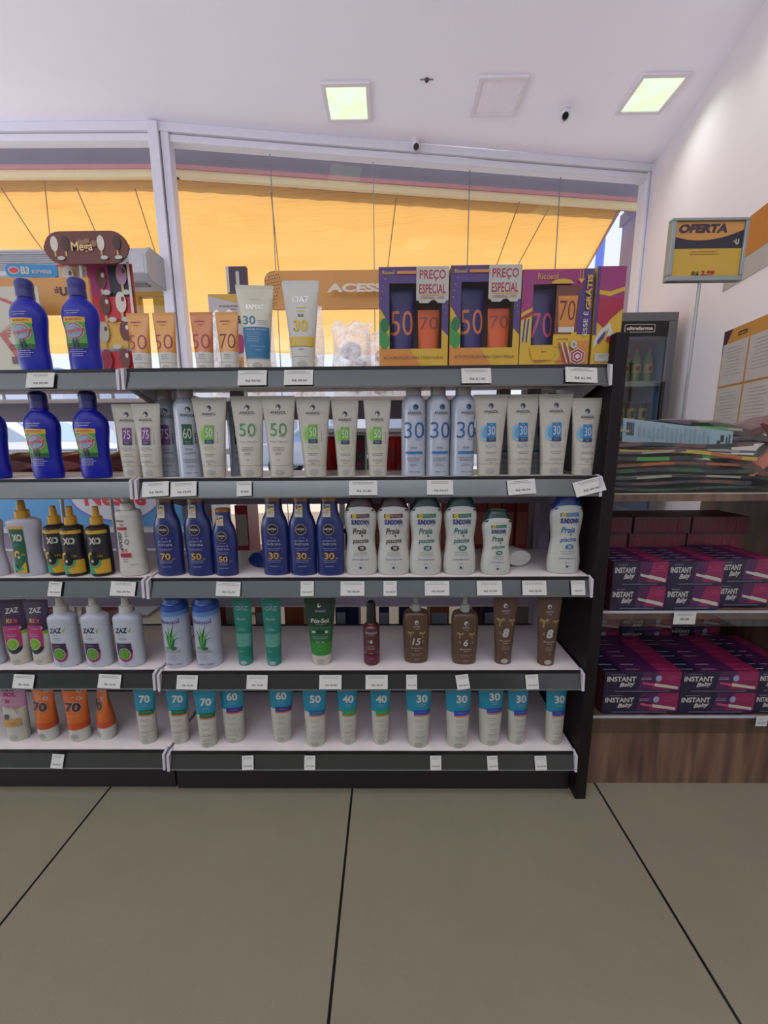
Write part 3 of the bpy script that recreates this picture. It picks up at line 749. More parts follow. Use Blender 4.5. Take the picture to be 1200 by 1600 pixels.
# ---- gift boxes with windows
PUR = M('box_purple', (84, 52, 126), .45); BYEL = M('box_yellow', (236, 190, 40), .45); BORG = M('box_orange', (230, 150, 52), .45); BMAG = M('box_magenta', (170, 46, 120), .45); BGRN = M('box_green', (60, 160, 64), .45)
CARD = M('cream_card', (214, 210, 196), .6); CRIM = M('crimson_print', (186, 28, 66), .5); INNER = M('box_inside', (196, 160, 148), .8)
FILM = thin_glass('clear_film', (.97, .97, .97), .012, .08)
PTUBE = M('purple_tube', (46, 30, 108), .35, spec=.3); OTUBE = M('neon_orange', (240, 104, 30), .4, spec=.3); ONUM = M('orange_number', (238, 130, 60), .5); PNUM = M('pink_number', (232, 70, 110), .5)
def inner_tube(root, x, y, h, wb, wt, col, num, nm, lo=WHITE, zlow=14, nh=44, nz=62):
    mb = MB(); n = 8
    secs = [(4+(h-10-4)*i/n, wb/2+(wt-wb)/2*i/n, max(1.5, wb*.38*(1-(i/n)**1.4)+1)) for i in range(n+1)]+[(h, wt/2, 1)]
    secs = [(a+1, b_, c_, x, y) for a, b_, c_ in secs]
    f = loft(mb, secs, col, 30, bands=[(0, lo), (zlow, col)])
    f.text(num, x, nz, nh, nm, w=wt*.86, bold=-.004); f.lines(x, 24, wb*.7, 3, 4, LITE, 1)
    o = mb.build('tube', root); return o
def gift(label, kind):
    r = thing('gift_box', label, 'gift box')
    W2, H2, D2 = 71.5, 195, 78
    if kind == 2: W2, H2 = 71.5, 186
    wx0, wx1, wz0, wz1 = (-50, 58, 38, 164) if kind == 1 else (-49, 26, 42, 158)
    mb = MB(); t = 1.0; q = .001; FM = {1: PUR, 2: BMAG}[kind]
    # card walls with a real opening in front
    mb.box(-W2*q, W2*q, (D2-t)*q, D2*q, 0, H2*q, BORG); mb.box(-W2*q, (-W2+t)*q, t*q, (D2-t)*q, 0, H2*q, BYEL); mb.box((W2-t)*q, W2*q, t*q, (D2-t)*q, 0, H2*q, BYEL if kind == 1 else PUR)
    mb.box((-W2+t)*q, (W2-t)*q, t*q, (D2-t)*q, 0, t*q, BORG); mb.box((-W2+t)*q, (W2-t)*q, t*q, (D2-t)*q, (H2-t)*q, H2*q, BYEL)
    for a in ((-W2, wx0, 0, H2), (wx1, W2, 0, H2), (wx0, wx1, 0, wz0), (wx0, wx1, wz1, H2)): mb.box(a[0]*q, a[1]*q, 0, t*q, a[2]*q, a[3]*q, FM)
    mb.box((-W2+2)*q, (W2-2)*q, (D2-8)*q, (D2-7)*q, 2*q, (H2-2)*q, INNER)
    f = Face(mb, lambda x, z: 0)
    if kind == 1:
        f.poly([(-71.5, 0), (71.5, 0), (71.5, 62), (58, 76), (58, 38), (-50, 38), (-50, 84), (-66, 112), (-71.5, 118)], BORG)
        f.poly([(18, 0), (71.5, 0), (71.5, 62), (58, 76), (58, 38), (-8, 38)], BYEL); f.poly([(-71.5, 38), (-50, 38), (-50, 84), (-66, 112), (-71.5, 118)], BYEL)
        f.ell(-60, 54, 10.5, 17, BGRN); f.ell(-60, 84, 9, 14, M('leaf_dark', (30, 120, 60), .5)); f.poly([(-71.5, 44), (-62, 60), (-71.5, 98)], BGRN)
        f.text('Ricosol', -52, 184, 7, BYEL, w=24, bold=.02); f.rect(-34, 6, 181, 186.5, BORG)
        for (cx, cz) in ((-62, 160), (-64, 148), (-58, 172), (-66, 135), (64, 118), (66, 106)): f.ell(cx, cz, .9, .9, BYEL)
        f.text('ALTA PROTEÇÃO PARA TODA FAMÍLIA', 0, 20, 8.6, M('box_dark_text', (70, 34, 60), .5), w=124, bold=-.005); f.lines(0, 8, 74, 1, 3, BORG, 1)
    else:
        f.poly([(-71.5, 0), (71.5, 0), (71.5, 62), (27, 62), (26, 42), (-49, 42), (-49, 110), (-71.5, 104)], BYEL)
        f.poly([(0, 0), (71.5, 0), (71.5, 50), (30, 50)], BORG)
        f.poly([(44, 62), (71.5, 62), (71.5, 186), (50, 186), (50, 150), (44, 140)], PUR)
        f.poly([(-71.5, 104), (-49, 114), (-49, 108), (-71.5, 96)], BYEL); f.poly([(-71.5, 96), (-49, 108), (-49, 100), (-71.5, 90)], CRIM)
        for k in range(5): f.poly([(-71+k*3.6, 48), (-69+k*3.6, 48), (-66+k*3.6, 92), (-68+k*3.6, 92)], WHITE if k % 2 == 0 else NAVY)
        f.text('Ricosol', -22, 172, 11, BYEL, w=40, bold=.0)
        f.ell(8, 158, 22, 9, BYEL, 0, PI)
        f.poly([(-45, 12), (-6, 12), (0, 26), (0, 36), (-52, 36)], YEL); f.lines(-22, 27, 18, 1, 3, DARKI, 1.6); f.lines(-30, 8, 34, 1, 3, MAG, 1.4); f.lines(10, 9, 24, 1, 3, MAG, 1.4)
        f.text('ESSE É', 58, 82, 11, WHITE, w=46, rot=PI/2, bold=.01); f.text('GRÁTIS', 61, 141, 12.5, YEL, w=66, rot=PI/2, bold=.04)
        for k in range(4): f.poly([(6+k*5.2, 46), (8.6+k*5.2, 46), (24+k*4, 6), (21.4+k*4, 6)], CRIM if k % 2 == 0 else WHITE)
        for rr, mt in ((17, WHITE), (15, CRIM), (11, WHITE), (8.5, CRIM), (5, WHITE)):
            f.poly([(47+rr*math.sin(PI*k/3), 18+rr*math.cos(PI*k/3)) for k in range(6)], mt)
        f.ell(38, 41, 7, 8, CARD); f.text('5', 38, 41, 6, DARKI, bold=.02)
        f.rect(40, 41, 164, 186, BYEL); f.rect(46, 47, 164, 186, BYEL); f.poly([(37, 165), (50, 165), (43.5, 157)], BYEL)
    mb.build('carton', r)
    inner_tube(r, -24, 22, 160 if kind == 1 else 156, 44, 54, PTUBE, '50' if kind == 1 else '70', ONUM if kind == 1 else PNUM, PTUBE, zlow=14, nh=50, nz=92 if kind == 1 else 84)
    if kind == 1:
        o = inner_tube(r, 33, 20, 118, 42, 46, OTUBE, '70', M('brown_number', (150, 60, 50), .5), OTUBE, nh=26, nz=92)
        mb = MB(); fc = Face(mb, lambda x, z: -.0006)
        f = fc; pts = [(5, 195), (71, 195), (71, 131), (66, 131), (64, 126), (50, 126)] + [(40+8*math.cos(a), 126+6*math.sin(a)) for a in (0.3, 1, 1.57, 2.1, 2.8)] + [(30, 126), (12, 126), (10, 131), (5, 131)]
        f.poly(pts, CARD); f.text('PREÇO', 38, 178, 21, CRIM, w=53, bold=.015); f.text('ESPECIAL', 38, 153, 18, CRIM, w=54, bold=.015)
        f.rect(14, 63, 145-4, 145-2, BYEL); f.text('CORPORAL + KIDS', 38, 136, 4.6, MAG, w=48)
        mb.build('price_card', r)
    else:
        # second opening shows the free tube: a raised yellow sleeve in front of it
        inner_tube(r, 22, 22, 0, 1, 1, BYEL, ' ', BYEL) if False else None
        mb = MB(); n = 8
        q2 = [(z, 18+3*(z-58)/90, 2, 22, -1.2) for z in (62, 80, 100, 120, 138)]
        f = Face(mb, lambda x, z: 0, base=.0004)
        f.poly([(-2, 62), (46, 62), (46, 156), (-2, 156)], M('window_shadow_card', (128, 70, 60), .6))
        f.poly([(6, 76), (38, 76), (42, 136), (2, 136)], BORG); f.rect(6, 38, 66, 76, WHITE); f.text('70', 22, 108, 38, MAR, w=32, bold=-.01)
        f.poly([(-4, 38), (40, 38), (44, 66), (34, 66), (32, 62), (-4, 62)], YEL); f.lines(16, 52, 26, 1, 3, DARKI, 1.6)
        mb.build('free_tube_print', r)
    mb = MB(); q = .001
    mb.quad((wx0*q, .0005, wz0*q), (wx1*q, .0005, wz0*q), (wx1*q, .0005, wz1*q), (wx0*q, .0005, wz1*q), FILM); mb.build('window_film', r)
    return r
g1 = gift('x', 1); G = 'purple and yellow sunscreen gift boxes'
put(g1, .055, .872, 1, 0, 'purple gift box with a special price card, the left one of two', G, first=True)
put(g1, .201, .868, 1, 0, 'purple gift box with a special price card, next to the magenta box', G)
g2 = gift('magenta and yellow gift box with a free-gift slogan up its right side', 2)
put(g2, .346, .868, 1, 0, first=True, group=G)
r = thing('gift_box', 'narrow gift box turned sideways at the right end of the top shelf', 'gift box', group=G)
mb = MB(); q = .001
mb.box(-.029, .029, 0, .143, 0, .190, BYEL)
f = Face(mb, lambda x, z: 0)
f.rect(-29, -22, 60, 190, PUR); f.poly([(-22, 96), (29, 110), (29, 190), (-22, 190)], BMAG); f.poly([(-22, 86), (-8, 74), (6, 92), (29, 112), (29, 130), (-22, 130)], CRIM)
f.poly([(-22, 146), (0, 143), (29, 152), (29, 144), (0, 134), (-22, 138)], BYEL)
f.poly([(-26, 34), (-10, 58), (8, 76), (4, 84), (-14, 70), (-26, 48)], WHITE); f.poly([(-20, 48), (-10, 62), (-2, 70), (-6, 54), (-16, 42)], PUR); f.poly([(4, 78), (12, 66), (4, 50), (-2, 52)], WHITE); f.ell(4, 52, 5, 6, CRIM)
f.rect(-22, 22, 8, 24, CARD); f.lines(-6, 20, 20, 2, 4, INK, .8); f.ell(24, 56, 1, 1, DARKI)
mb.build('carton', r, bevel=.0008); put(r, .461, .868, 1, 0, first=True); r.location.x = .452

# =================================================================== THIRD SHELF
# ---- clear-white and black insect repellent sprays
FROST = M('frosted_white_bottle', (206, 206, 216), .35); GRN = M('dark_green_label', (18, 96, 66), .5); GLD = M('gold_yellow', (232, 184, 36), .5); TEALG = M('mint_green', (52, 170, 128), .5)
PUMPY = M('yellow_pump', (226, 168, 36), .35)
def pump(z0, r0, h, m):
    """spray head: collar and tapered top"""
    return [('pump_collar', [(z0, r0, r0), (z0+1, r0*1.04, r0*1.04), (z0+h*.42, r0*.98, r0*.98), (z0+h*.46, r0*.8, r0*.8)], m, {'n': 28}),
            ('spray_head', [(z0+h*.44, r0*.62, r0*.62), (z0+h*.9, r0*.52, r0*.52), (z0+h, r0*.46, r0*.5)], m, {'n': 24})]
def d_xow(f):
    f.rect(-24, 8, 8, 118, GRN); f.rect(-24, 8, 112, 118, GLD)
    f.text('XO', -7, 92, 17, WHITE, w=22, bold=.05); f.lines(-11, 76, 18, 2, 3.5, TEALG, .8)
    f.ell(-12, 52, 8, 9, GLD, .6, PI*1.3, .45); f.ell(-9, 46, 3, 3, WHITE); f.text('24h', 0, 52, 5, GLD, w=9)
    f.poly([(-20, 8), (5, 8), (5, 36), (-8, 20)], GLD); f.ell(-12, 24, 12, 11, TEALG, PI*.9, PI*1.9, .45)
xw_secs = cat([(0, 31, 17), (2, 33.5, 18), (18, 34.5, 18.5), (45, 31, 17.5), (70, 29, 17), (100, 33, 18), (122, 36, 18.5), (130, 34, 18), (134, 24, 16), (136, 14, 13)])
xow = bottle('spray_bottle', 'x', 'spray bottle', xw_secs, FROST, d_xow, pump(135, 14, 41, PUMPY))
G = 'insect repellent sprays on the third shelf'
put(xow, -.845, .888, 3, .15, 'frosted white spray bottle with a green label and yellow pump, left of the black sprays', G, first=True)
put(xow, -.930, .885, 3, 0, 'frosted white spray bottle cut off at the left edge of the third shelf', G)
def d_xob(f):
    f.rect(-22, 22, 101, 109, GLD); f.lines(-4, 106, 12, 1, 3, DARKI, 1.6)
    f.text('XO', 0, 85, 16, WHITE, w=24, bold=.05); f.ell(9, 85, 7.5, 8.5, GRN, 0, 2*PI, .85); f.lines(-2, 68, 22, 2, 3.4, INK, .8)
    f.rect(-22, 22, 8, 40, GLD); f.poly([(-22, 8), (-4, 8), (-14, 30), (-22, 34)], TEALG)
    f.ell(-7, 40, 12, 13, BLACK); f.ell(-7, 38, 16, 17, TEALG, PI*1.25, PI*2.05, .72); f.ell(-10, 48, 10, 11, GLD, PI*.45, PI*1.25, .5); f.ell(-9, 38, 3, 3, WHITE); f.text('12h', 8, 50, 4.5, GLD, w=9)
xb_secs = cat([(0, 20, 18), (2, 23, 20), (12, 24, 21), (60, 24, 21), (108, 24, 21), (114, 22.5, 20), (119, 14, 14), (121, 12, 12)])
xob = bottle('spray_bottle', 'x', 'spray bottle', xb_secs, M('black_bottle', (34, 32, 36), .35), d_xob, pump(120, 12.5, 42, PUMPY))
put(xob, -.776, .892, 3, .22, 'black spray bottle with a yellow pump, the left one of three', G, first=True)
put(xob, -.731, .884, 3, .22, 'black spray bottle with a yellow pump, the middle one of three', G)
put(xob, -.671, .884, 3, .2, 'black spray bottle with a yellow pump, the right one, standing apart', G)
def d_exp(f):
    f.text('AVERINEX', -10, 130, 4, DARKI, w=21, bold=.02); f.text('75%', -6, 121, 5, DARKI, w=10)
    f.rect(-19, 5, 109, 116, CRIM); f.text('EXPOSED', -13, 84, 9, DARKI, w=40, rot=PI/2, bold=.03, shear=.3); f.lines(2, 104, 8, 3, 5, DARKI, 1.4); f.ell(2, 82, 5, 6, INK, 0, 2*PI, .7)
    f.text('30 H', -6, 62, 8, CRIM, w=14, bold=.03); f.rect(-16, 9, 46, 56, CRIM); f.lines(-5, 40, 18, 2, 5, DARKI, 1.2); f.lines(12, 28, 26, 1, 3, INK, 1)
ex_secs = [(0, 27, 20), (1.5, 29.5, 22), (8, 30.5, 22.5), (40, 29, 22), (100, 27, 21), (144, 27, 21), (150, 25.5, 20), (153, 22, 18), (154, 16, 15)]
exb = bottle('pump_bottle', 'white repellent lotion bottle with red label bars at the end of the left third shelf', 'lotion bottle', ex_secs, WHITE, d_exp,
             [('pump_collar', [(153, 15, 15), (155, 15.5, 15.5), (168, 14, 14), (172, 9, 9)], WHITE), ('pump_head', [(171, 7, 7), (176, 8, 8), (186, 11, 9), (189, 10, 8)], WHITE)], e=2.4)
put(exb, -.598, .888, 3, .05, first=True)

# ---- navy sunscreen lotion bottles
NIVB = M('navy_bottle', (26, 46, 118), .3, coat=.2); BRZ = M('bronze_cap', (176, 118, 54), .35, metal=.3); STK = M('sticker_cream', (226, 220, 190), .6); RING = M('ring_cream', (190, 170, 150), .4); NNUM = M('amber_number', (226, 176, 56), .5)
def d_niv(num, k=1.0):
    def d(f):
        zt = 181*k
        f.rect(-13, 5, zt-44*k, zt-15, STK); f.text('5', -8, zt-21, 9, DARKI, bold=.05); f.text('em1', -.5, zt-20, 6, DARKI, w=8, bold=.05); f.rect(-6, 4, zt-29, zt-25, BYEL); f.lines(-5, zt-31, 12, 3, 3, INK, .9)
        zc = zt-72*k
        f.ell(0, zc, 12.5*k, 12.5*k, RING); f.ell(0, zc, 11.3*k, 11.3*k, BLACK); f.text('NIVEA', 0, zc+1, 4.6*k, WHITE, w=18*k, bold=.02); f.text('SUN', 0, zc-4.5*k, 2.2, LITE)
        f.ell(1, zc-21*k, 8, 3.4, LITE, .4, PI-.4, .84)
        f.text('protect &', 1, zc-26*k, 6.6*k, LITE, w=28*k, bold=-.005); f.text('hidrata', 1, zc-33*k, 6.6*k, LITE, w=31*k, bold=-.005)
        f.lines(1, zc-44*k, 30*k, 2, 3.4, LITE, .8); f.text(num, 0, zc-61*k, 15.5*k, NNUM, w=23*k, bold=.02); f.rect(14, 19, zc-68*k, zc-66.6*k, NNUM); f.lines(1, zc-72*k, 30*k, 2, 4, LITE, .8); f.lines(1, zc-86*k, 32*k, 1, 3, LITE, 1)
    return d
nv_secs = cat([(0, 27, 16), (1.5, 30, 18), (6, 31, 18.5), (40, 31.2, 19), (85, 32.5, 19), (112, 32, 19), (128, 28.5, 18), (143, 22, 16.5), (155, 19.5, 15.5), (172, 18.8, 15)])
nv_cap = [(171.5, 18.4, 14.6), (172.5, 19.6, 15.8), (179, 19.4, 15.6), (181, 17, 13.5)]
def nivea(num, k=1.0):
    sc = lambda S: [(a*k, b_*(k*.99), c_*k) for a, b_, c_ in S]
    return bottle('lotion_bottle', 'x', 'sunscreen', sc(nv_secs), NIVB, d_niv(num, k), [('cap', sc(nv_cap), BRZ)])
G = 'navy sunscreen bottles with bronze caps'
n70 = nivea('70'); put(n70, -.508, .884, 3, 0, 'navy sunscreen bottle marked 70 at the left end of the centre shelf', G, first=True)
n50 = nivea('50'); put(n50, -.437, .883, 3, 0, 'large navy sunscreen bottle marked 50 beside the one marked 70', G, first=True)
n5s = nivea('50', .865); put(n5s, -.376, .880, 3, 0, 'smaller navy sunscreen bottle marked 50', G, first=True)
n30 = nivea('30'); put(n30, -.261, .886, 3, 0, 'navy sunscreen bottle marked 30, the left one of three', G, first=True)
put(n30, -.197, .884, 3, 0, 'navy sunscreen bottle marked 30, the middle one of three', G)
put(n30, -.134, .883, 3, 0, 'navy sunscreen bottle marked 30, the right one, beside the white bottles', G)
nl = dup(n50, (-.318, .925, ZS[2]+.0195), 0, 'navy sunscreen bottle lying on its side with its base towards the front', G)
nl.rotation_euler = (-PI/2, 0, math.radians(-18))

# ---- white wasp-waisted sunscreen bottles
SUNW = M('sun_white_bottle', (222, 224, 214), .3, coat=.2); SUNN = M('sun_navy_text', (26, 50, 130), .5)
def d_sun(num, bar, T, k=1.0):
    def d(f):
        f.rect(-21*k, 21*k, 134*k, 143*k, bar, cut=1); f.ell(-13*k, 138*k, 5.2*k, 5.2*k, YEL); f.text('+', -13*k, 138*k, 4, GRN); f.text('PROTEGE', 5*k, 138.5*k, 3.4*k, LITE, w=22*k)
        f.text('SUNDOWN', 0, 124.5*k, 12*k, SUNN, w=40*k, bold=.045)
        f.text('Praia', -1, 104*k, 14*k, T, w=30*k, shear=.2, bold=.015, rot=.05); f.text('e', 4, 93*k, 5*k, T, bold=.02)
        f.text('piscina', 1, 80*k, 13*k, T, w=35*k, shear=.15, bold=.015, rot=.05)
        for a in (.5, .9, 1.3, 1.7): f.poly([(13*k+3*math.cos(a), 112*k+3*math.sin(a)), (13*k+6*math.cos(a), 112*k+6*math.sin(a)), (13*k+6*math.cos(a+.12), 112*k+6*math.sin(a+.12))], T)
        f.ell(3*k, 65*k, 9.5*k, 6*k, T); f.text(num, 3*k, 65*k, 7*k, SUNW, bold=.03)
        f.lines(0, 54*k, 38*k, 3, 3.4, INK, .7); f.text('Johnson&Johnson', 0, 38*k, 4.2*k, SUNN, w=38*k, shear=.3, bold=.01); f.lines(0, 28*k, 12, 1, 3, INK, .9); f.rect(-3, 2, 17*k, 22*k, SUNN); f.lines(5, 19*k, 4, 1, 3, INK, 1)
    return d
sn_secs = cat([(0, 31, 17), (1.5, 34.5, 19), (12, 37, 20), (30, 37.5, 20.5), (58, 34.5, 19.5), (82, 32, 19), (104, 34, 19.5), (124, 36.5, 20), (138, 37, 20), (148, 34, 19), (154, 30, 18)])
def sundown(num, bar, T, capm, k=1.0, lab='x'):
    sc = lambda S: [(a*k, b_*k**.5 if k < 1 else b_, c_) for a, b_, c_ in S]
    def dc(f):   # the white shoulder rising over the cap
        f.ell(0, 149*k, 33*k**.5, 11, SUNW, 0, PI); 
    return bottle('lotion_bottle', lab, 'sunscreen', sc(sn_secs), SUNW, d_sun(num, bar, T, k),
                  [('cap', sc([(149, 35.2, 19.6), (150, 35, 19.5), (160, 31.5, 18.3), (172, 26.5, 16.5), (179, 23.5, 15), (182, 20, 13)]), capm, {'deco': dc, 'n': 44})])
BRC = M('brown_cap', (62, 34, 32), .3); GRC = M('bottle_green_cap', (16, 66, 60), .3); BLC = M('royal_blue_cap', (36, 62, 150), .3)
BBAR = M('brown_bar', (110, 48, 40), .5); GBAR = M('green_bar', (50, 130, 84), .5); BLBAR = M('blue_bar', (60, 140, 180), .5); TBR = M('brown_script', (58, 34, 34), .5); TGR = M('teal_script', (22, 120, 104), .5); TBL = M('azure_script', (30, 116, 176), .5)
G = 'white waisted sunscreen bottles'
sb = sundown('70', BBAR, TBR, BRC)
put(sb, -.063, .887, 3, 0, 'white waisted sunscreen bottle with a brown cap, the left one of two', G, first=True)
put(sb, .012, .886, 3, 0, 'white waisted sunscreen bottle with a brown cap, the right one of two', G)
sg = sundown('50', GBAR, TGR, GRC)
put(sg, .086, .885, 3, 0, 'tall white waisted sunscreen bottle with a dark green cap, the left one of two', G, first=True)
put(sg, .165, .885, 3, 0, 'tall white waisted sunscreen bottle with a dark green cap, the right one of two', G)
ss = sundown('50', GBAR, TGR, GRC, .82); put(ss, .248, .884, 3, 0, 'short white waisted sunscreen bottle with a dark green cap', G, first=True)
sl = dup(ss, (.318, .925, ZS[2]+.0215), 0, 'white sunscreen bottle lying down with its oval base facing front', G); sl.rotation_euler = (-PI/2, 0, math.radians(14))
sl.children[0].name = 'body'
sbl = sundown('30', BLBAR, TBL, BLC); put(sbl, .407, .890, 3, 0, 'white waisted sunscreen bottle with a blue cap at the right end', G, first=True)

# =================================================================== FOURTH SHELF
PRP = M('aubergine', (58, 38, 74), .45); FUX = M('fuchsia_print', (192, 44, 110), .5); LIM = M('lime_print', (142, 196, 50), .5); LIMD = M('lime_deep', (88, 160, 50), .5)
def d_zk(f):
    f.text('ZAZ', 0, 137, 13, WHITE, w=30, bold=.03, shear=.15, rot=.08)
    for ch_, x, m_ in (('K', -9, YEL), ('I', -3.5, BORG), ('D', 2.5, FUX), ('S', 9, M('kids_red', (226, 70, 50), .5))): f.text(ch_, x, 112, 9.5, m_, bold=.05)
    f.rect(-23, 17, 46, 100, FUX); f.rect(17, 32, 80, 88, LIM, cut=4); f.ell(0, 48, 17, 17, DARKI, PI, 2*PI, .0); f.ell(-2, 55, 13.5, 14.5, WHITE); f.ell(-2, 55, 12.5, 13.5, LIM)
    f.ell(-2, 55, 8, 8, LIMD, 0, 2*PI, .8); f.lines(0, 92, 18, 1, 3, LITE, 1.2); f.lines(-2, 78, 24, 2, 4, LITE, 1.1); f.lines(0, 30, 12, 1, 3, INK, .8); f.ell(17, 95, 2, 2, WHITE)
zk = tube('repellent_tube', 'x', 'repellent', 163, 46, 64, 22, [(0, WHITE), (84, PRP)], CREAM, d_zk)
G = 'children\'s repellent tubes'
put(zk, -.915, .896, 4, .14, 'purple and white children\'s tube nearest the left edge, fourth shelf', G, first=True)
put(zk, -.858, .896, 4, -.02, 'purple and white children\'s tube beside the white spray bottles, fourth shelf', G)
def d_zw(f):
    f.text('ZAZ', -5, 95, 13, DARKI, w=30, bold=.04, shear=.15, rot=.05); f.poly([(12, 94), (18, 102), (14, 88)], LIM); f.lines(-6, 82, 22, 1, 3, LIMD, 1); f.lines(-3, 76, 24, 2, 4, INK, 1.0)
    f.rect(-21, 15, 48, 63, PRP); f.poly([(-21, 48), (15, 48), (17, 44), (15, 32), (8, 20), (-3, 14), (-13, 19), (-20, 32)], PRP); f.ell(-2, 36, 18, 21, FUX, PI*1.15, PI*2.05, .82)
    f.ell(-2, 36, 14, 15, WHITE); f.ell(-2, 36, 12.8, 13.6, LIMD); f.ell(-2, 36, 8, 8, LIM, 0, 2*PI, .8); f.lines(-3, 57, 14, 1, 3, LITE, 1); f.lines(0, 9, 10, 1, 3, INK, 1)
zw_secs = cat([(0, 28, 17), (2, 30.5, 19), (14, 31.5, 19.5), (60, 32, 20), (104, 33, 20), (120, 33, 20), (127, 29.5, 18.5), (132, 20, 16), (135, 14.5, 14)])
zw = bottle('spray_bottle', 'x', 'spray bottle', zw_secs, COOLW, d_zw, pump(134, 14.5, 42, WHITE), e=2.3)
G = 'white repellent spray bottles'
put(zw, -.790, .888, 4, 0, 'white spray bottle with a purple and lime label, the left one of three', G, first=True)
put(zw, -.710, .888, 4, 0, 'white spray bottle with a purple and lime label, the middle one of three', G)
put(zw, -.632, .888, 4, 0, 'white spray bottle with a purple and lime label, the right one of three', G)
put(zw, -.985, .892, 4, 0, 'white spray bottle at the very left edge of the fourth shelf', G)
# aloe cans
ALB = M('can_blue_top', (42, 86, 170), .3); ALB2 = M('can_mid_blue', (110, 150, 210), .3); ALB3 = M('can_pale_blue', (170, 190, 224), .3); ALOE = M('aloe_green', (36, 120, 52), .5); ALO2 = M('aloe_light', (110, 180, 90), .5)
def d_ol(f):
    f.text('Oliviosol', -3, 119, 11, SUNN, w=48, bold=.02); f.lines(-2, 110, 44, 1, 3, SUNN, .8)
    f.ell(8, 84, 15, 17, M('aloe_wash', (190, 206, 220), .5))
    for i, (a, l) in enumerate(((-38, 40), (-20, 52), (-4, 58), (12, 60), (28, 46), (48, 36))):
        a = math.radians(a); bx = -2+i*.8; tx = bx+l*math.sin(a)*.8; tz = 56+l*math.cos(a); qx = bx+l*.5*math.sin(a)*.5; qz = 56+l*.55
        f.poly([(bx-3, 54), (qx-2.2, qz), (tx, tz), (qx+2.4, qz-1), (bx+3.2, 54)], ALOE if i % 2 else ALO2)
    f.ell(-8, 54, 7, 4, ALO2); f.ell(6, 53, 7, 4, ALOE)
    f.lines(0, 46, 46, 2, 4, INK, 1.2); f.lines(0, 36, 28, 4, 4, INK, .8); f.text('200ml / 150g', 2, 12, 4, DARKI, w=34)
ol_secs = [(0, 27, 27)]+[(q[0], q[1]*1.14, q[2]*1.14) for q in can_secs[1:] if q[0] < 158]+[(158, 27, 27), (166, 22, 22), (175, 20, 20)]
ol = bottle('spray_can', 'x', 'spray can', ol_secs, CANM, d_ol, [('cap', [(150, 26, 26), (160, 25.5, 25.5), (170, 23, 23), (176, 19, 19)], ALB)], bands=[(0, CANM), (122, ALB3), (132, ALB2), (143, ALB)])
G = 'blue and white aloe spray cans'
put(ol, -.517, .893, 4, -.02, 'white spray can with a blue top and aloe plant, the left one of two', G, first=True)
put(ol, -.441, .892, 4, -.02, 'white spray can with a blue top and aloe plant, the right one of two', G)
# teal after-sun tubes
TEAL = M('teal_tube', (22, 138, 112), .4); TEAL2 = M('teal_light', (98, 176, 152), .45); TEALC = M('teal_cap', (34, 150, 140), .35)
def d_oaz(f):
    f.text('OΛZ', 0, 144, 11, LITE, w=28, bold=.0); f.lines(0, 153, 18, 1, 3, LITE, .6); f.text('Pós-Sol', -2, 118, 6, LITE, w=20, bold=.01)
    f.text('Hidrata', -2, 95, 3.6, LITE, w=13); f.lines(0, 90, 28, 1, 3, LITE, .8); f.rect(-21, 21, 50, 82, TEAL2); f.lines(-2, 78, 22, 6, 4.2, TEAL, .8); f.lines(-4, 38, 10, 1, 3, LITE, 1.2)
oaz = tube('aftersun_tube', 'x', 'sunscreen', 176, 35, 47, 20, [(0, TEAL)], TEALC, d_oaz, depth=.9)
G = 'teal after-sun tubes'
put(oaz, -.352, .890, 4, .02, 'slim teal after-sun tube, the left one of two', G, first=True)
put(oaz, -.281, .888, 4, .02, 'slim teal after-sun tube, the right one of two', G)
DG = M('forest_tube', (22, 58, 42), .35); DG2 = M('mid_green_tube', (36, 112, 54), .35); DG3 = M('bright_green_tube', (48, 150, 52), .35)
def d_pos(f):
    emblem(f, 150, 6.5); f.ell(-1, 150, 4.6, 5.4, WHITE); f.ell(.5, 152, 3, 3.6, DG); f.text('ANASOL', 2, 136, 5.6, LITE, w=26)
    f.text('Pós-Sol', 0, 113, 10.5, WHITE, w=42, bold=.025); f.lines(2, 104, 34, 1, 3, LITE, .7); f.rect(-19, 19, 82, 90, DG); f.rect(-19, -10, 83, 89, LITE); f.rect(12, 19, 83, 89, LITE)
    f.lines(1, 74, 38, 2, 4, LITE, .8); f.text('24 | 48', 0, 61, 5.6, LITE, w=20); f.lines(0, 50, 14, 1, 3, LITE, .8); f.text('120 g', 0, 41, 3.4, LITE)
pos = tube('aftersun_tube', 'dark green after-sun tube with a white cap in the middle of the fourth shelf', 'sunscreen', 175, 48, 78, 26, [(0, DG3), (58, DG2), (98, DG)], CREAM, d_pos)
put(pos, -.165, .892, 4, 0, first=True)
# red-brown small spray
RBR = M('oxblood_bottle', (96, 34, 42), .25, coat=.4)
def d_red(f):
    f.text('SUNLESS', 0, 85, 5.4, LITE, w=27, bold=.01); f.lines(0, 79, 24, 1, 3, LITE, .6); f.text('6', 0, 64, 10, WHITE, bold=.05); f.text('FPS', -7, 64, 2.6, LITE); f.lines(0, 52, 24, 3, 4, LITE, .7); f.lines(0, 33, 12, 1, 3, LITE, 1.2); f.rect(-19, 19, 10, 28, M('plum_band', (112, 26, 62), .4)); f.text('120ml', 0, 20, 3.4, LITE)
rb = bottle('spray_bottle', 'small oxblood bronzing spray bottle with a black cap', 'spray bottle', cat([(0, 17, 17), (1.5, 19, 19), (8, 20, 20), (50, 20, 20), (90, 20, 20), (98, 18, 18), (103, 13.5, 13.5), (105, 12, 12)]), RBR, d_red,
            [('cap', [(103, 11, 11), (104, 12, 12), (150, 10.4, 10.4), (156, 9.5, 9.5), (158, 7, 7)], BLACK)])
put(rb, -.042, .892, 4, 0, first=True)
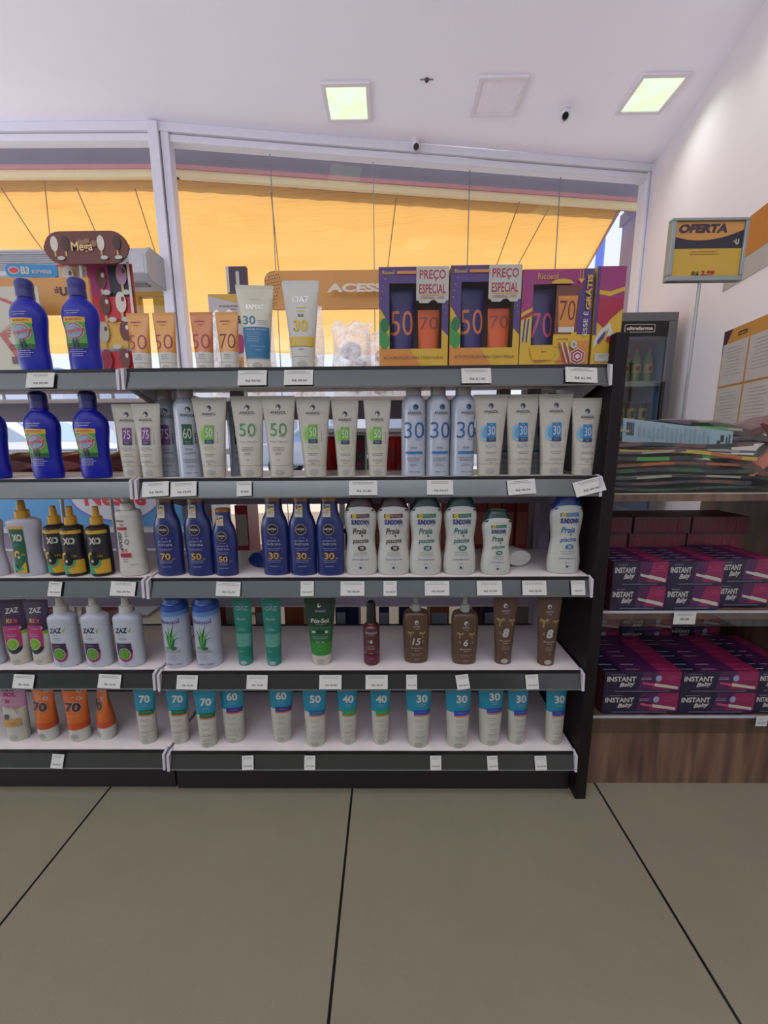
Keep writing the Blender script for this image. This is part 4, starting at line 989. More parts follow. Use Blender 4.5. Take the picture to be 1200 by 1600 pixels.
# brown tropical oils and tubes
BRN = M('cocoa_bottle', (98, 70, 50), .38, coat=.15); PALM = M('palm_gold', (196, 168, 108), .5); SILT = M('silver_text', (205, 200, 190), .5)
def palm(f, x, z, s, fl=1):
    f.poly([(x-1.2*s, z-14*s), (x+1.2*s, z-14*s), (x+2.2*s*fl, z), (x+.8*s*fl, z)], PALM)
    for a in (-160, -120, -60, -15, 20, 160, 195):
        a = math.radians(a); cx, cz = x+1.5*s*fl, z
        tx, tz = cx+10*s*math.cos(a), cz+6*s*math.sin(a)+(-2*s); mx_, mz_ = cx+5.5*s*math.cos(a), cz+5*s*math.sin(a)+2.2*s
        f.poly([(cx, cz-.8), (mx_, mz_), (tx, tz), (mx_, mz_-2.4*s), (cx, cz+.6)], PALM)
def d_brs(num):
    def d(f):
        f.ell(0, 107, 4.8, 5.4, WHITE); f.ell(1.2, 105.6, 2.6, 2.8, BRN); f.text('ANASOL', 0, 97, 4.2, SILT, w=17); f.text('Tropic', 0, 91, 4, SILT, w=14, shear=.3)
        palm(f, -15, 82, .95, 1); palm(f, 15, 82, .95, -1)
        f.text(num, 0, 60, 18, SILT, bold=.03, shear=.2); f.lines(-14, 62, 5, 2, 4, SILT, 1); f.lines(15, 62, 5, 2, 4, SILT, 1); f.text('Bronzeador', 0, 44, 4.4, SILT, w=27); f.text('Spray', 1, 38, 4, SILT, w=12); f.lines(0, 28, 30, 2, 3.4, SILT, .6); f.text('120 ml', 0, 14, 3.4, SILT)
    return d
br_secs = cat([(0, 25, 16), (1.5, 28, 18), (14, 29.5, 19), (60, 31.5, 19.5), (108, 32, 19.5), (118, 31, 19), (124, 29.5, 18.5), (128, 27, 17), (131, 20, 14), (132, 11, 11)])
CLEARP = M('pump_milky', (176, 180, 174), .3)
def brs(num): return bottle('spray_bottle', 'x', 'spray bottle', br_secs, BRN, d_brs(num), pump(131, 11.5, 42, CLEARP), e=2.6)
G = 'brown tropical bronzer spray bottles'
b15 = brs('15'); put(b15, .067, .902, 4, 0, 'brown palm tree spray bottle marked 15', G, first=True)
b6 = brs('6'); put(b6, .184, .896, 4, 0, 'brown palm tree spray bottle marked 6', G, first=True)
def d_brt(f):
    f.ell(0, 146, 4.8, 5.4, WHITE); f.ell(1.2, 144.6, 2.6, 2.8, BRN); f.text('ANASOL', 0, 134, 4.4, SILT, w=19); f.text('Tropic', 0, 128, 4, SILT, w=14, shear=.3)
    palm(f, -14, 114, 1.25, 1); palm(f, 16, 113, .9, -1); f.text('8', 0, 83, 22, SILT, bold=.05, shear=.2); f.lines(-13, 84, 6, 2, 4, SILT, .9); f.text('Bronzeador', 0, 64, 4.2, SILT, w=27); f.text('Spray', 0, 58, 3.8, SILT, w=12); f.lines(0, 50, 20, 3, 4, SILT, .6); f.lines(0, 34, 8, 1, 3, SILT, 1)
brt = tube('sunscreen_tube', 'x', 'sunscreen', 168, 41, 60, 24, [(0, BRN)], M('cocoa_cap', (104, 70, 56), .35), d_brt)
G = 'brown tropical sunscreen tubes'
put(brt, .279, .892, 4, 0, 'brown palm tree tube marked 8, the left one of two', G, first=True)
put(brt, .381, .886, 4, 0, 'brown palm tree tube marked 8 at the right end of the fourth shelf', G)

# =================================================================== BOTTOM SHELF
PNK = M('pale_pink_tube', (206, 150, 178), .4); SAND = M('sand_print', (214, 170, 96), .5)
def d_any(f):
    f.text('ANY', -4, 139, 12, PRP, w=34, bold=.05, shear=.1); f.text('SOL', -3, 125, 11, FUX, w=32, bold=.05); f.text('50', -8, 108, 9, FUX, bold=.04); f.lines(8, 107, 9, 2, 3, FUX, 1); f.lines(-6, 96, 18, 3, 3.4, INK, .7)
    palm(f, 15, 92, 1.1, -1); f.ell(-10, 70, 6, 7, INK); f.rect(-22, 22, 44, 64, SAND, cut=2); f.lines(8, 54, 14, 2, 4, CRIM, 1.4)
anyt = tube('sunscreen_tube', 'pink and cream children\'s sunscreen tube at the left end of the bottom shelf', 'sunscreen', 152, 52, 72, 30, [(0, CREAM), (92, PNK)], CREAM, d_any)
put(anyt, -.962, .902, 5, .02, first=True)
ORG = M('blaze_orange_tube', (232, 112, 34), .35, coat=.2); CHO = M('choco_number', (72, 32, 24), .5); ORG2 = M('deep_orange', (216, 88, 26), .4)
def d_or(f):
    f.text('RICOSOL', -4, 138, 9, CHO, w=38, bold=.04); f.ell(16, 134, 7, 4.5, LITE); f.ell(16, 116, 7, 4.5, LITE); f.ell(16, 134, 4, 2.5, ORG); f.ell(16, 116, 4, 2.5, ORG)
    f.text('70', 0, 94, 26, CREAM, w=43, bold=.07); f.text('70', 0, 94, 24, CHO, w=41, bold=.05); f.ell(2, 120, 2, 2.4, YEL); f.lines(0, 74, 34, 2, 3, YEL, 1)
    f.lines(0, 20, 20, 2, 4, INK, .7)
ort = tube('sunscreen_tube', 'x', 'sunscreen', 154, 50, 68, 34, [(0, ORG2), (52, ORG)], WHITE, d_or, depth=.8)
G = 'orange sunscreen tubes marked 70'
put(ort, -.886, .904, 5, -.14, 'orange sunscreen tube marked 70, the left one of three', G, first=True)
put(ort, -.802, .902, 5, 0, 'orange sunscreen tube marked 70, the middle one of three', G)
put(ort, -.737, .910, 5, -.62, 'orange sunscreen tube marked 70, the right one, turned sideways', G)
CY = M('cyan_tube', (18, 150, 176), .4, coat=.15); OFFW = M('off_white_tube', (216, 214, 198), .4)
STRP = {'70': ((24, 118, 66), (16, 84, 52)), '60': ((58, 46, 134), (40, 34, 104)), '50': ((20, 104, 156), (16, 78, 130)), '40': ((44, 168, 84), (34, 140, 70)), '30': ((36, 84, 180), (26, 62, 150))}
def teal(num, h=157, wb=44, wt=56, off=4, sun_=False):
    S = M('strip_'+num, STRP[num][0], .5); OR = M('orange_line', (222, 120, 66), .5)
    def d(f):
        zt = h-78
        f.text(num, off, h-38, 19, WHITE, w=27, bold=.035); f.lines(off, h-52, 20, 2, 4, LITE, .8)
        if sun_: f.ell(-14, h-14, 5.5, 5.5, ORG2)
        f.rect(-12+off*0, 30, zt+1, zt+13, S); f.lines(8, zt+7, 24, 1, 3, LITE, .7); f.rect(-12, 30, zt-2.5, zt+1, OR)
        for k in range(4): f.lines(3, zt-12-k*14, 24, 2, 4, INK, .7)
        f.rect(-10, 22, 34, 34.5, INK)
    t_ = tube('sunscreen_tube', 'x', 'sunscreen', h, wb, wt, 24, [(0, OFFW), (h-70, CY)], OFFW, d, depth=.85); return t_
G = 'white and cyan sunscreen tubes'
q70 = teal('70', 157, 43, 56); put(q70, -.618, .893, 5, 0, 'white and cyan tube marked 70, alone at the end of the left bottom shelf', G, first=True)
put(q70, -.535, .893, 5, .0, 'white and cyan tube marked 70, first on the centre bottom shelf', G)
put(q70, -.458, .881, 5, 0, 'white and cyan tube marked 70, standing nearest the shelf edge', G)
q60 = teal('60', 160, 50, 62, 3); put(q60, -.398, .899, 5, 0, 'white and cyan tube marked 60, the left one of two', G, first=True)
put(q60, -.275, .902, 5, 0, 'white and cyan tube marked 60, the right one of two', G)
q50 = teal('50', 162, 50, 60, 3); put(q50, -.186, .886, 5, 0, 'white and cyan tube marked 50 on the bottom shelf', G, first=True)
q40 = teal('40', 158, 41, 52, 3, True); put(q40, -.105, .891, 5, 0, 'white and cyan tube marked 40, the left one of two', G, first=True)
put(q40, -.022, .891, 5, 0, 'white and cyan tube marked 40, the right one of two', G)
q30 = teal('30', 164, 53, 65, 8); put(q30, .073, .885, 5, 0, 'large white and cyan tube marked 30, the leftmost of the five', G, first=True)
put(q30, .171, .883, 5, 0, 'large white and cyan tube marked 30, second of the five', G)
put(q30, .254, .892, 5, 0, 'large white and cyan tube marked 30, third of the five', G)
p30 = teal('30', 157, 42, 52, 6, True); put(p30, .322, .892, 5, 0, 'small white and cyan tube marked 30, fourth of the five', G, first=True)
put(p30, .416, .890, 5, 0, 'small white and cyan tube marked 30 next to the dark end panel', G)

# =================================================================== PRICE TAGS on the rails
PB = M('tag_print', (110, 110, 112), .6)
def tagthing(row, u0, u1, price, rot, label, grp, yoff=0.):
    z = ZS[row-1]; um = (u0+u1)/2
    zc = z-.0215; P = aY(um, 800, .845)
    # x where the sight line at that height meets the rail
    vv = [v for v in range(560, 1215) if abs((aY(um, v, .845)).z-zc) < .0012]
    X = aY(um, vv[0] if vv else 900, .845).x
    w_ = (u1-u0)/F*.868*1000; h_ = 32 if w_ > 30 else 33
    r = thing('price_tag', label, 'price tag', (X, .8418-.0008+yoff, zc), 0, grp)
    mb = MB(); mb.box(-w_/2000, w_/2000, 0, .0006, -h_/2000, h_/2000, PAPER)
    f = Face(mb, lambda x, z: 0, base=.0003, step=.00015)
    f.lines(0, h_/2-4.4, w_*.86, 2, 3.2, PB, 1.0); f.text(price, w_*.04, -h_/2+9, 5 if w_ > 30 else 4, PB, w=w_*(.52 if w_ > 30 else .72), bold=.02)
    o = mb.build('card', r)
    r.rotation_euler = (math.radians(-17), rot, 0)
    return r
TG = 'printed price tags on the shelf rails'
TAGS = [
 (1, 42, 83, 'R$ 59,90', 0, 'white price tag under the blue bottles on the top left rail', .004),
 (1, 374, 416, 'R$ 99,90', 0, 'white price tag on the top rail under the cream and blue tube'),
 (1, 446, 488, 'R$ 39,90', 0, 'white price tag on the top rail under the yellow 30 tube'),
 (1, 722, 765, 'R$ 61,50', 0, 'white price tag on the top rail under the gift boxes with price cards'),
 (1, 884, 930, 'R$ 61,90', .04, 'white price tag at the right end of the top rail'),
 (2, 224, 265, 'R$ 48,52', -.06, 'white price tag first on the second rail beside the shelf joint'),
 (2, 268, 308, 'R$ 69,99', -.04, 'white price tag second on the second rail under the can marked 60'),
 (2, 371, 394, 'R$ 58,24', -.04, 'narrow price tag on the second rail under the bare green 50 tube'),
 (2, 546, 589, 'R$ 53,83', 0, 'white price tag on the second rail under the two small tubes'),
 (2, 667, 707, 'R$ 52,63', 0, 'white price tag on the second rail under the spray cans'),
 (2, 793, 835, 'R$ 49,34', -.07, 'tilted price tag on the second rail under the blue 30 tubes'),
 (2, 897, 942, 'R$ 49,90', -.25, 'price tag hanging crooked at the right end of the second rail'),
 (3, 75, 96, 'R$ 10,90', .05, 'narrow price tag on the left third rail under the black sprays', .004),
 (3, 172, 212, 'R$ 29,90', .04, 'wide price tag on the left third rail under the white lotion bottle', .004),
 (3, 338, 377, 'R$ 52,50', .03, 'white price tag on the third rail under the navy 50 bottles'),
 (3, 470, 491, 'R$ 36,90', 0, 'narrow price tag on the third rail under the navy 30 bottles'),
 (3, 532, 570, 'R$ 48,90', 0, 'price tag on the third rail under the left brown-capped bottle'),
 (3, 599, 620, 'R$ 46,24', 0, 'narrow price tag on the third rail under the right brown-capped bottle'),
 (3, 663, 702, 'R$ 60,00', 0, 'price tag on the third rail under the tall green-capped bottles'),
 (3, 744, 784, 'R$ 57,99', 0, 'price tag on the third rail under the short green-capped bottle'),
 (3, 815, 853, 'R$ 72,99', 0, 'price tag on the third rail right of the lying white bottle'),
 (3, 891, 913, 'R$ 41,97', 0, 'narrow price tag at the right end of the third rail'),
 (4, 19, 54, 'R$ 14,60', .05, 'price tag on the left fourth rail under the purple tubes', .004),
 (4, 152, 190, 'R$ 15,50', .05, 'price tag on the left fourth rail under the white spray bottles', .004),
 (4, 276, 311, 'R$ 36,30', .02, 'price tag on the fourth rail under the aloe cans'),
 (4, 385, 420, 'R$ 19,00', .02, 'price tag on the fourth rail under the teal tubes'),
 (4, 498, 535, 'R$ 43,00', 0, 'price tag on the fourth rail under the dark green tube'),
 (4, 570, 607, 'R$ 25,20', 0, 'price tag on the fourth rail under the oxblood bottle'),
 (4, 634, 652, 'R$ 36,49', 0, 'narrow price tag on the fourth rail under the brown spray marked 15'),
 (4, 712, 733, 'R$ 36,63', -.15, 'crooked narrow price tag on the fourth rail under the brown spray marked 6'),
 (4, 820, 841, 'R$ 24,99', -.04, 'narrow price tag on the fourth rail between the brown tubes'),
 (5, 79, 100, 'R$ 41,27', .08, 'narrow price tag on the left bottom rail under the orange tubes', .004),
 (5, 378, 398, 'R$ 60,47', -.06, 'narrow price tag on the bottom rail under the left 60 tube'),
 (5, 475, 494, 'R$ 41,52', 0, 'narrow price tag on the bottom rail under the 50 tube'),
 (5, 671, 690, 'R$ 36,57', 0, 'narrow price tag on the bottom rail between the first two 30 tubes'),
 (5, 760, 778, 'R$ 45,21', -.03, 'narrow price tag on the bottom rail under the third 30 tube'),
 (5, 834, 854, 'R$ 45,00', -.03, 'narrow price tag nearest the right end of the bottom rail'),
]
for t in TAGS: tagthing(t[0], t[1], t[2], t[3], t[4], t[5], TG, t[6] if len(t) > 6 else 0.)

# =================================================================== BACK SIDE OF THE SHELVES
ALB_K = .66
def flat(name, label, cat_, u0, v0, u1, v1, Y, th, edge, deco=None, parent=None, group=None, rnd=0, extra=None):
    """an upright flat thing seen between photo points, at distance Y; deco gets a Face in mm with origin at its lower left"""
    A = aY(u0, v1, Y); B = aY(u1, v0, Y)
    x0, x1, z0, z1 = min(A.x, B.x), max(A.x, B.x), min(A.z, B.z), max(A.z, B.z)
    r = thing(name, label, cat_, (x0, Y, z0), 0, group)
    w_, h_ = x1-x0, z1-z0
    mb = MB()
    if rnd:
        pts = []
        for (cx, cz, a0) in ((w_-rnd, rnd, -90), (w_-rnd, h_-rnd, 0), (rnd, h_-rnd, 90), (rnd, rnd, 180)):
            for k in range(7): a = math.radians(a0+15*k); pts.append((cx+rnd*math.cos(a), cz+rnd*math.sin(a)))
        mb.prism(pts, 'y', 0, th, edge)
    else: mb.box(0, w_, 0, th, 0, h_, edge)
    f = Face(mb, lambda x, z: 0, base=.0006, step=.0004)
    if deco: deco(f, w_*1000, h_*1000)
    mb.build('panel', r)
    if extra: extra(r, w_, h_, z0)
    return r
OSIGN = M('sign_orange', (214, 152, 74), .5); OSIGN2 = M('sign_amber', (214, 172, 56), .5); PURD = M('sign_purple', (66, 40, 58), .5); SIGNW = M('sign_white', (226, 214, 200), .5); METP = M('pole_metal', (176, 178, 176), .35, .6)
def d_acc(f, w, h):
    for i in range(9):
        for j in range(12):
            x, z = 6+i*8+(j % 2)*4, 6+j*9.5
            if x < 62-abs(z-h*.62)*.5 and 4 < z < h-4 and (x > 14 or 22 < z < h-22): f.ell(x, z, 1.9, 2.0, PURD, n=8)
    f.text('ACESSÓRIOS', w*.66, h*.50, 30, SIGNW, w=w*.62, bold=.045, shear=.12)
def ex_acc(r, w_, h_, z0):
    for x in (.10, w_-.1):
        mb = MB(); mb.tube([(x, .009, -(z0-1.0)), (x, .009, .02)], .005, METP, 8); mb.build('post', r)
flat('shelf_header_sign', 'orange accessories sign with a dotted corner standing behind the top shelf', 'sign', 415, 420, 700, 484, 1.31, .008, OSIGN, d_acc, rnd=.03, extra=ex_acc)
def d_left(f, w, h):
    f.text('U', w*.795, h*.62, 26, PURD, w=24, bold=.06)
    for (a, b_) in ((0, 0), (7, 0), (0, 7), (7, 7), (7, 13)): f.rect(w*.795-27+a, w*.795-22+a, h*.62-4+b_, h*.62+1+b_, PURD)
def ex_left(r, w_, h_, z0):
    for x in (.06, w_-.05):
        mb = MB(); mb.tube([(x, .009, -(z0-1.0)), (x, .009, .02)], .005, METP, 8); mb.build('post', r)
flat('shelf_header_sign', 'orange header sign with a dark letter logo behind the blue bottles', 'sign', -50, 433, 137, 493, 1.31, .008, OSIGN, d_left, extra=ex_left)
def d_pos1(f, w, h):
    PK = M('poster_rose', (190, 104, 100), .6)
    f.ell(w*.42, h*.62, w*.40, h*.28, PK, -.1, PI*.8, .88); f.poly([(w*.62, h*.22), (w*.70, h*.22), (w*.52, h*.50), (w*.46, h*.50)], PK)
    for k in range(5): f.poly([(w*.5, h*.52), (w*.5+18+k*4, h*.50+k*9-14), (w*.5+26+k*3, h*.52+k*9-15)], PK)
    f.text('CON', w*.66, h*.34, 15, M('poster_brown', (110, 84, 80), .6), bold=.02); f.text('ENC', w*.68, h*.19, 20, M('poster_brown', (110, 84, 80)), bold=.05)
def ex_p1(r, w_, h_, z0):
    mb = MB(); mb.box(.02, w_-.02, 0, .04, -(z0-1.0)+.0, -(z0-1.0)+.006, METP) if z0 > 1.0 else mb.box(.02, w_-.02, .003, .04, 0, .006, METP); mb.build('foot', r)
flat('poster', 'cream poster with rose drawing behind the leftmost blue bottle', 'poster', -50, 447, 58, 590, 1.24, .003, M('poster_cream', (204, 200, 180), .6), d_pos1, extra=None)

BAGF = plastic_film('clear_bag', (.92, .90, .88), .5)
def pouch(name, label, cat_, x, y, z, w, h, d, m, rz=0, deco=None, group=None, lay=0, seed=1, inner=None):
    """a crinkled bag; upright by default, lay=1 puts it flat"""
    rn = random.Random(seed); r = thing(name, label, cat_, (x, y, z), rz, group)
    mb = MB(); nx, nz_ = 14, 16; vs = []
    ph = [rn.uniform(0, 6) for _ in range(8)]
    for side in (-1, 1):
        for j in range(nz_+1):
            for i in range(nx+1):
                u_, v_ = i/nx*2-1, j/nz_
                bul = max(0, (1-abs(u_)**2.4))*max(0, math.sin(PI*min(1, v_*.93+.07)))**.6
                cr = (math.sin(u_*9+ph[0]+v_*4)*math.sin(v_*13+ph[1]) + .6*math.sin(u_*21+v_*17+ph[2]))*.07
                yy = side*d/2*(bul*(1+cr)+.02)
                xx = u_*w/2*(1-.06*math.sin(v_*9+ph[3])*abs(u_)); zz = v_*h*(1+.03*math.sin(u_*7+ph[4]))
                vs.append((xx, yy, zz) if not lay else (xx, zz-h/2, yy+d/2))
    S = (nx+1)*(nz_+1); fs = []
    for s_ in (0, 1):
        for j in range(nz_):
            for i in range(nx):
                a = s_*S+j*(nx+1)+i; fs.append((a, a+1, a+nx+2, a+nx+1))
    for j in range(nz_):
        for i in (0, nx): a = j*(nx+1)+i; fs.append((a, a+nx+1, S+a+nx+1, S+a))
    for i in range(nx):
        for j in (0, nz_): a = j*(nx+1)+i; fs.append((a, a+1, S+a+1, S+a))
    mb.add(vs, fs, m)
    if deco:
        f = Face(mb, lambda xq, zq: -d/2*max(0, (1-abs(min(1, abs(xq)/(w/2)))**2.4))*max(0, math.sin(PI*min(1, zq/h*.93+.07)))**.6*1.1, base=.002)
        deco(f)
    mb.build('bag', r, smooth=60)
    if inner: inner(r, w, h, d)
    return r
def inn(c):
    def g(r, w, h, d):
        mb = MB(); rn = random.Random(int(w*9000))
        for k in range(3):
            x = rn.uniform(-.2, .2)*w; S = [(h*1000*(.08+.22*k)+a*h*1000*.24, (w*280)*math.sqrt(max(.02, 1-(2*a-1)**2)), d*260*math.sqrt(max(.02, 1-(2*a-1)**2)), x*1000) for a in (0, .15, .35, .5, .65, .85, 1)]
            loft(mb, S, c, 14)
        mb.build('contents', r)
    return g
G = 'clear bags of accessories on the back of the top shelf'
bags = [(-.485, 1.23, .075, .155, COOLW, 'behind the small amber and orange tubes'), (-.375, 1.22, .08, .14, SIGNW, 'just left of the cream and blue tube'), (-.235, 1.22, .085, .165, SIGNW, 'between the two large tubes'),
        (-.105, 1.23, .10, .135, COOLW, 'just right of the yellow 30 tube'), (-.02, 1.24, .075, .12, M('peach_toy', (214, 150, 120), .5), 'with peach contents'), (.07, 1.22, .11, .16, SIGNW, 'beside the left gift box')]
for i, (x, y, w_, h_, c_, wh) in enumerate(bags):
    pouch('accessory_bag', 'clear crinkled accessory bag '+wh, 'bag', x, y, 1.0005, w_*1.15, h_*1.62, .06, BAGF, rz=.1*((i % 3)-1), group=G, seed=i+3, inner=inn(c_))
# tall clear jar behind the bags
r = thing('clear_jar', 'tall clear plastic jar behind the bags left of the gift boxes', 'jar', (.02, 1.30, 1.0005))
mb = MB(); loft(mb, [(0, 38, 38), (3, 40, 40), (200, 40, 40), (212, 34, 34), (222, 30, 30)], plastic_film('clear_jar_wall', (.95, .93, .9), .22), 28); mb.build('jar_wall', r)
# ---- stock on the rear shelves, seen through the gaps
def pbox(name, label, cat_, u0, u1, v0, z, Y, dep, m, deco=None, group=None):
    A = aY(u0, v0, Y); B = aY(u1, v0, Y); w_ = (B.x-A.x)*1000; h_ = (A.z-z)*1000
    r = thing(name, label, cat_, ((A.x+B.x)/2, Y, z+.0004), 0, group)
    mb = MB(); mb.box(-w_/2000, w_/2000, 0, dep, 0, h_/1000, m); f = Face(mb, lambda x, z_: 0)
    if deco: deco(f, w_, h_)
    o = mb.build('carton', r); return r
RPK = M('red_packet', (150, 34, 44), .3); RPK2 = M('brown_packet', (110, 50, 44), .3)
G = 'red snack bags behind the second shelf on the left'
for i, (x, c_) in enumerate(((-1.30, RPK), (-1.14, RPK2), (-.98, RPK), (-.82, RPK2), (-.68, RPK))):
    pouch('snack_bag', ['glossy red snack bag lying on the rear shelf, farthest left', 'brown snack bag lying between the red ones on the rear shelf', 'glossy red snack bag lying between the two blue bottles', 'brown snack bag lying behind the blue bottle, second shelf', 'glossy red snack bag lying behind the tubes marked 75'][i], 'snack bag', x, 1.255, .776, .17, .2, .075, c_, rz=.15*(i % 2), group=G, lay=1, seed=20+i)
CUPR = M('red_cup', (206, 26, 30), .2, coat=.5)
G = 'red plastic cups'
cupb = None
for i, (x, sh, lab) in enumerate(((.018, 1, 'glossy red plastic cup behind the small tube next to the spray cans'), (.09, 1, 'glossy red plastic cup hidden mostly behind the first blue 30 can'), (-.19, 1, 'dark red plastic cup behind the 50 tubes'))):
    if cupb is None:
        cupb = thing('plastic_cup', lab, 'cup', (x, 1.21, .7755), 0, G); mb = MB(); loft(mb, [(0, 30, 30), (2, 32, 32), (110, 40, 40), (112, 42, 42), (116, 42, 42)], CUPR, 28); mb.build('cup_wall', cupb)
    else: dup(cupb, (x, 1.21, .7755), 0, lab)
def stripes(c1, c2):
    def d(f, w, h): f.rect(-w*.4, w*.4, h*.55, h*.9, c1); f.lines(0, h*.5, w*.7, 3, 6, c2, 1.6); f.ell(0, h*.28, w*.25, h*.14, c1)
    return d
PL = M('plum_carton', (86, 40, 70), .5); GRC2 = M('green_carton', (50, 110, 70), .5)
pbox('carton', 'plum carton behind the third shelf of tubes marked 50, on the rear shelf', 'box', 508, 528, 682, .775, 1.2, .09, PL, stripes(GRC2, LITE))
pbox('carton', 'green carton with pink print on the rear shelf between the small tubes', 'box', 553, 570, 680, .775, 1.22, .09, GRC2, stripes(FUX, LITE))
BLT = M('blue_tub', (30, 74, 150), .3); RDT = M('red_packet_bright', (196, 36, 60), .35); CRT = M('coral_book', (206, 84, 74), .5); NVB = M('navy_carton', (34, 40, 84), .5); OBX = M('terracotta_carton', (176, 96, 52), .5)
pbox('carton', 'red carton behind the gap right of the small navy 50 bottle', 'box', 366, 386, 790, .40, 1.2, .1, RDT, stripes(WHITE, LITE))
r = thing('plastic_tub', 'blue lidded tub behind the gap between the navy bottles', 'tub', (-.335, 1.23, .4005)); mb = MB(); loft(mb, [(0, 40, 40), (3, 46, 46), (190, 50, 50)], M('tub_wall', (78, 92, 116), .25, coat=.4), 30); mb.build('tub_wall', r)
mb = MB(); loft(mb, [(189, 52, 52), (192, 54, 54), (206, 54, 54), (209, 50, 50)], BLT, 30); mb.build('lid', r)
dup(r, (-.20, 1.24, .4005), 0, 'blue lidded tub behind the three navy bottles marked 30'); dup(r, (-.09, 1.24, .4005), 0, 'blue lidded tub behind the first brown-capped bottle')
G = 'coral cartons behind the third shelf'
for i, u in enumerate((578, 640, 690, 742, 764, 786, 808)):
    pbox('carton', 'coral red carton standing behind the third shelf, %s' % ['left of the first brown cap', 'behind the first green cap', 'between the two tall green caps', 'left of the short green-capped bottle', 'above the short green-capped bottle', 'right of the short green-capped bottle', 'last before the dark end panel'][i], 'box', u, u+19, 786, .40, 1.2, .11, CRT if i % 2 == 0 else M('rose_carton', (182, 58, 66), .5), stripes(M('salmon', (224, 130, 110), .5), LITE), G)
def rear_low(): pass
r5 = bpy.data.objects['gondola_shelving']
for nm in ('gondola_shelving', 'gondola_shelving.001'):
    g_ = bpy.data.objects[nm]; mb = MB(); mb.box(-.5, .5, 1.13, 1.385, .152, .170, SHELFM); mb.box(-.5, .5, 1.385, 1.395, .132, .172, FRM); mb.build('rear_shelf', g_)
G = 'cartons on the low rear shelf'
for i, (u0, u1, m_, lab) in enumerate(((352, 372, CARD, 'cream carton behind the first teal tube'), (398, 412, OBX, 'terracotta carton between the teal tubes'), (444, 474, OBX, 'terracotta carton between the teal tube and the dark green tube'), (524, 541, NVB, 'navy carton right of the dark green tube'), (543, 560, NVB, 'navy carton left of the oxblood bottle'), (592, 608, NVB, 'navy carton right of the oxblood bottle'),
                                    (624, 640, NVB, 'navy carton behind the spray marked 15'), (672, 702, OBX, 'terracotta carton between the two brown sprays'), (738, 750, BRN, 'brown carton right of the spray marked 6'), (756, 775, NVB, 'navy carton behind the first brown tube'))):
    pbox('carton', lab+', low rear shelf', 'box', u0, u1, 949, .17, 1.2, .1, m_, stripes(LITE, INK) if i % 2 else None, G)
G = 'packets on the low rear shelf at left'
for i, x in enumerate((-1.2, -.95, -.62)): pouch('snack_bag', ['rose snack bag on the low rear shelf at far left', 'rose snack bag behind the left white spray bottle, low rear shelf', 'rose snack bag behind the aloe cans, low rear shelf'][i], 'snack bag', x, 1.25, .1705, .19, .17, .06, M('rose_packet', (170, 96, 88), .35), group=G, seed=40+i)

# =================================================================== BEHIND THE SHELVES, LEFT
def chest():
    r = thing('ice_cream_freezer', 'pale blue and white ice cream chest freezer behind the left shelves', 'freezer', (-1.60, 2.05, 0))
    WB = M('freezer_white', (216, 218, 226), .35); LBL = M('freezer_blue', (86, 160, 216), .45)
    mb = MB(); mb.box(-.52, .52, .02, .62, .06, .80, WB); mb.build('body', r, bevel=.01)
    mb = MB(); mb.box(-.53, .53, 0, .64, .80, .84, M('freezer_rim', (180, 182, 190), .4)); mb.box(-.49, .49, .04, .60, .84, .85, M('freezer_lid_glass', (150, 175, 200), .08)); mb.build('lid', r, bevel=.004)
    mb = MB(); mb.box(-.50, .52, .012, .02, .44, .78, LBL); f = Face(mb, lambda x, z: .012, base=.0005)
    cx = 150; f.ell(cx, 612, 252, 150, M('logo_ring', (110, 120, 200), .5)); f.ell(cx, 612, 238, 138, WB); f.text('Nestlé', cx, 600, 100, M('logo_red', (214, 50, 70), .5), w=330, bold=.04)
    mb.build('front_print', r)
    for x in (-.42, .42):
        for y in (.1, .54): mb = MB(); mb.tube([(x, y, 0), (x, y, .06)], .03, BLACK, 12); mb.build('foot', r)
    return r
chest()
CHOC = M('choc_brown', (110, 52, 40), .5); GOLD = M('gold_text', (240, 204, 140), .4); 
def popsicle(f, x, z, s, c, tilt=0):
    f.rect(x-1.4*s, x+1.4*s, z-15*s, z-4*s, M('stick_wood', (214, 176, 120), .6)); f.ell(x, z+3*s, 6*s, 11*s, c)
def d_price(f, w, h):
    cells = ((.02, .78, .48, .98, M('ic_cream', (216, 190, 140), .5)), (.40, .70, .78, .99, M('ic_magenta', (176, 40, 110), .5)), (.68, .70, .98, .99, DARKI), (.02, .50, .40, .76, M('ic_blue', (40, 84, 160), .5)), (.42, .48, .98, .72, M('ic_red', (206, 40, 44), .5)),
             (.02, .24, .98, .50, M('ic_yellow', (236, 186, 70), .5)), (.02, .02, .42, .24, M('ic_lime', (150, 170, 60), .5)), (.40, .02, .98, .25, M('ic_red', (206, 40, 44))))
    for (a, b_, c_, d_, m_) in cells: f.rect(a*w, c_*w, b_*h, d_*h, m_)
    f.rect(.02*w, .98*w, .235*h, .255*h, LB)
    for (x, z, c_) in ((.58, .85, CHOC), (.86, .88, PNK), (.30, .62, CHOC), (.60, .62, CHOC), (.82, .64, SIGNW), (.28, .38, SIGNW), (.55, .38, CREAM), (.84, .39, CHOC), (.55, .13, CRIM), (.80, .14, CHOC), (.2, .14, CHOC), (.18, .86, SIGNW)):
        popsicle(f, x*w, z*h, w/84, c_); f.ell(x*w+w*.03, z*h+w*.075, w*.022, w*.03, SIGNW if c_ is CHOC else CHOC)
    f.rect(w*.965, w, 0, h, SIGNW)
    for (x, z) in ((.66, .745), (.92, .745), (.7, .51), (.88, .51), (.12, .53), (.3, .27), (.72, .27)): f.ell(x*w, z*h, w*.055, w*.032, WHITE)
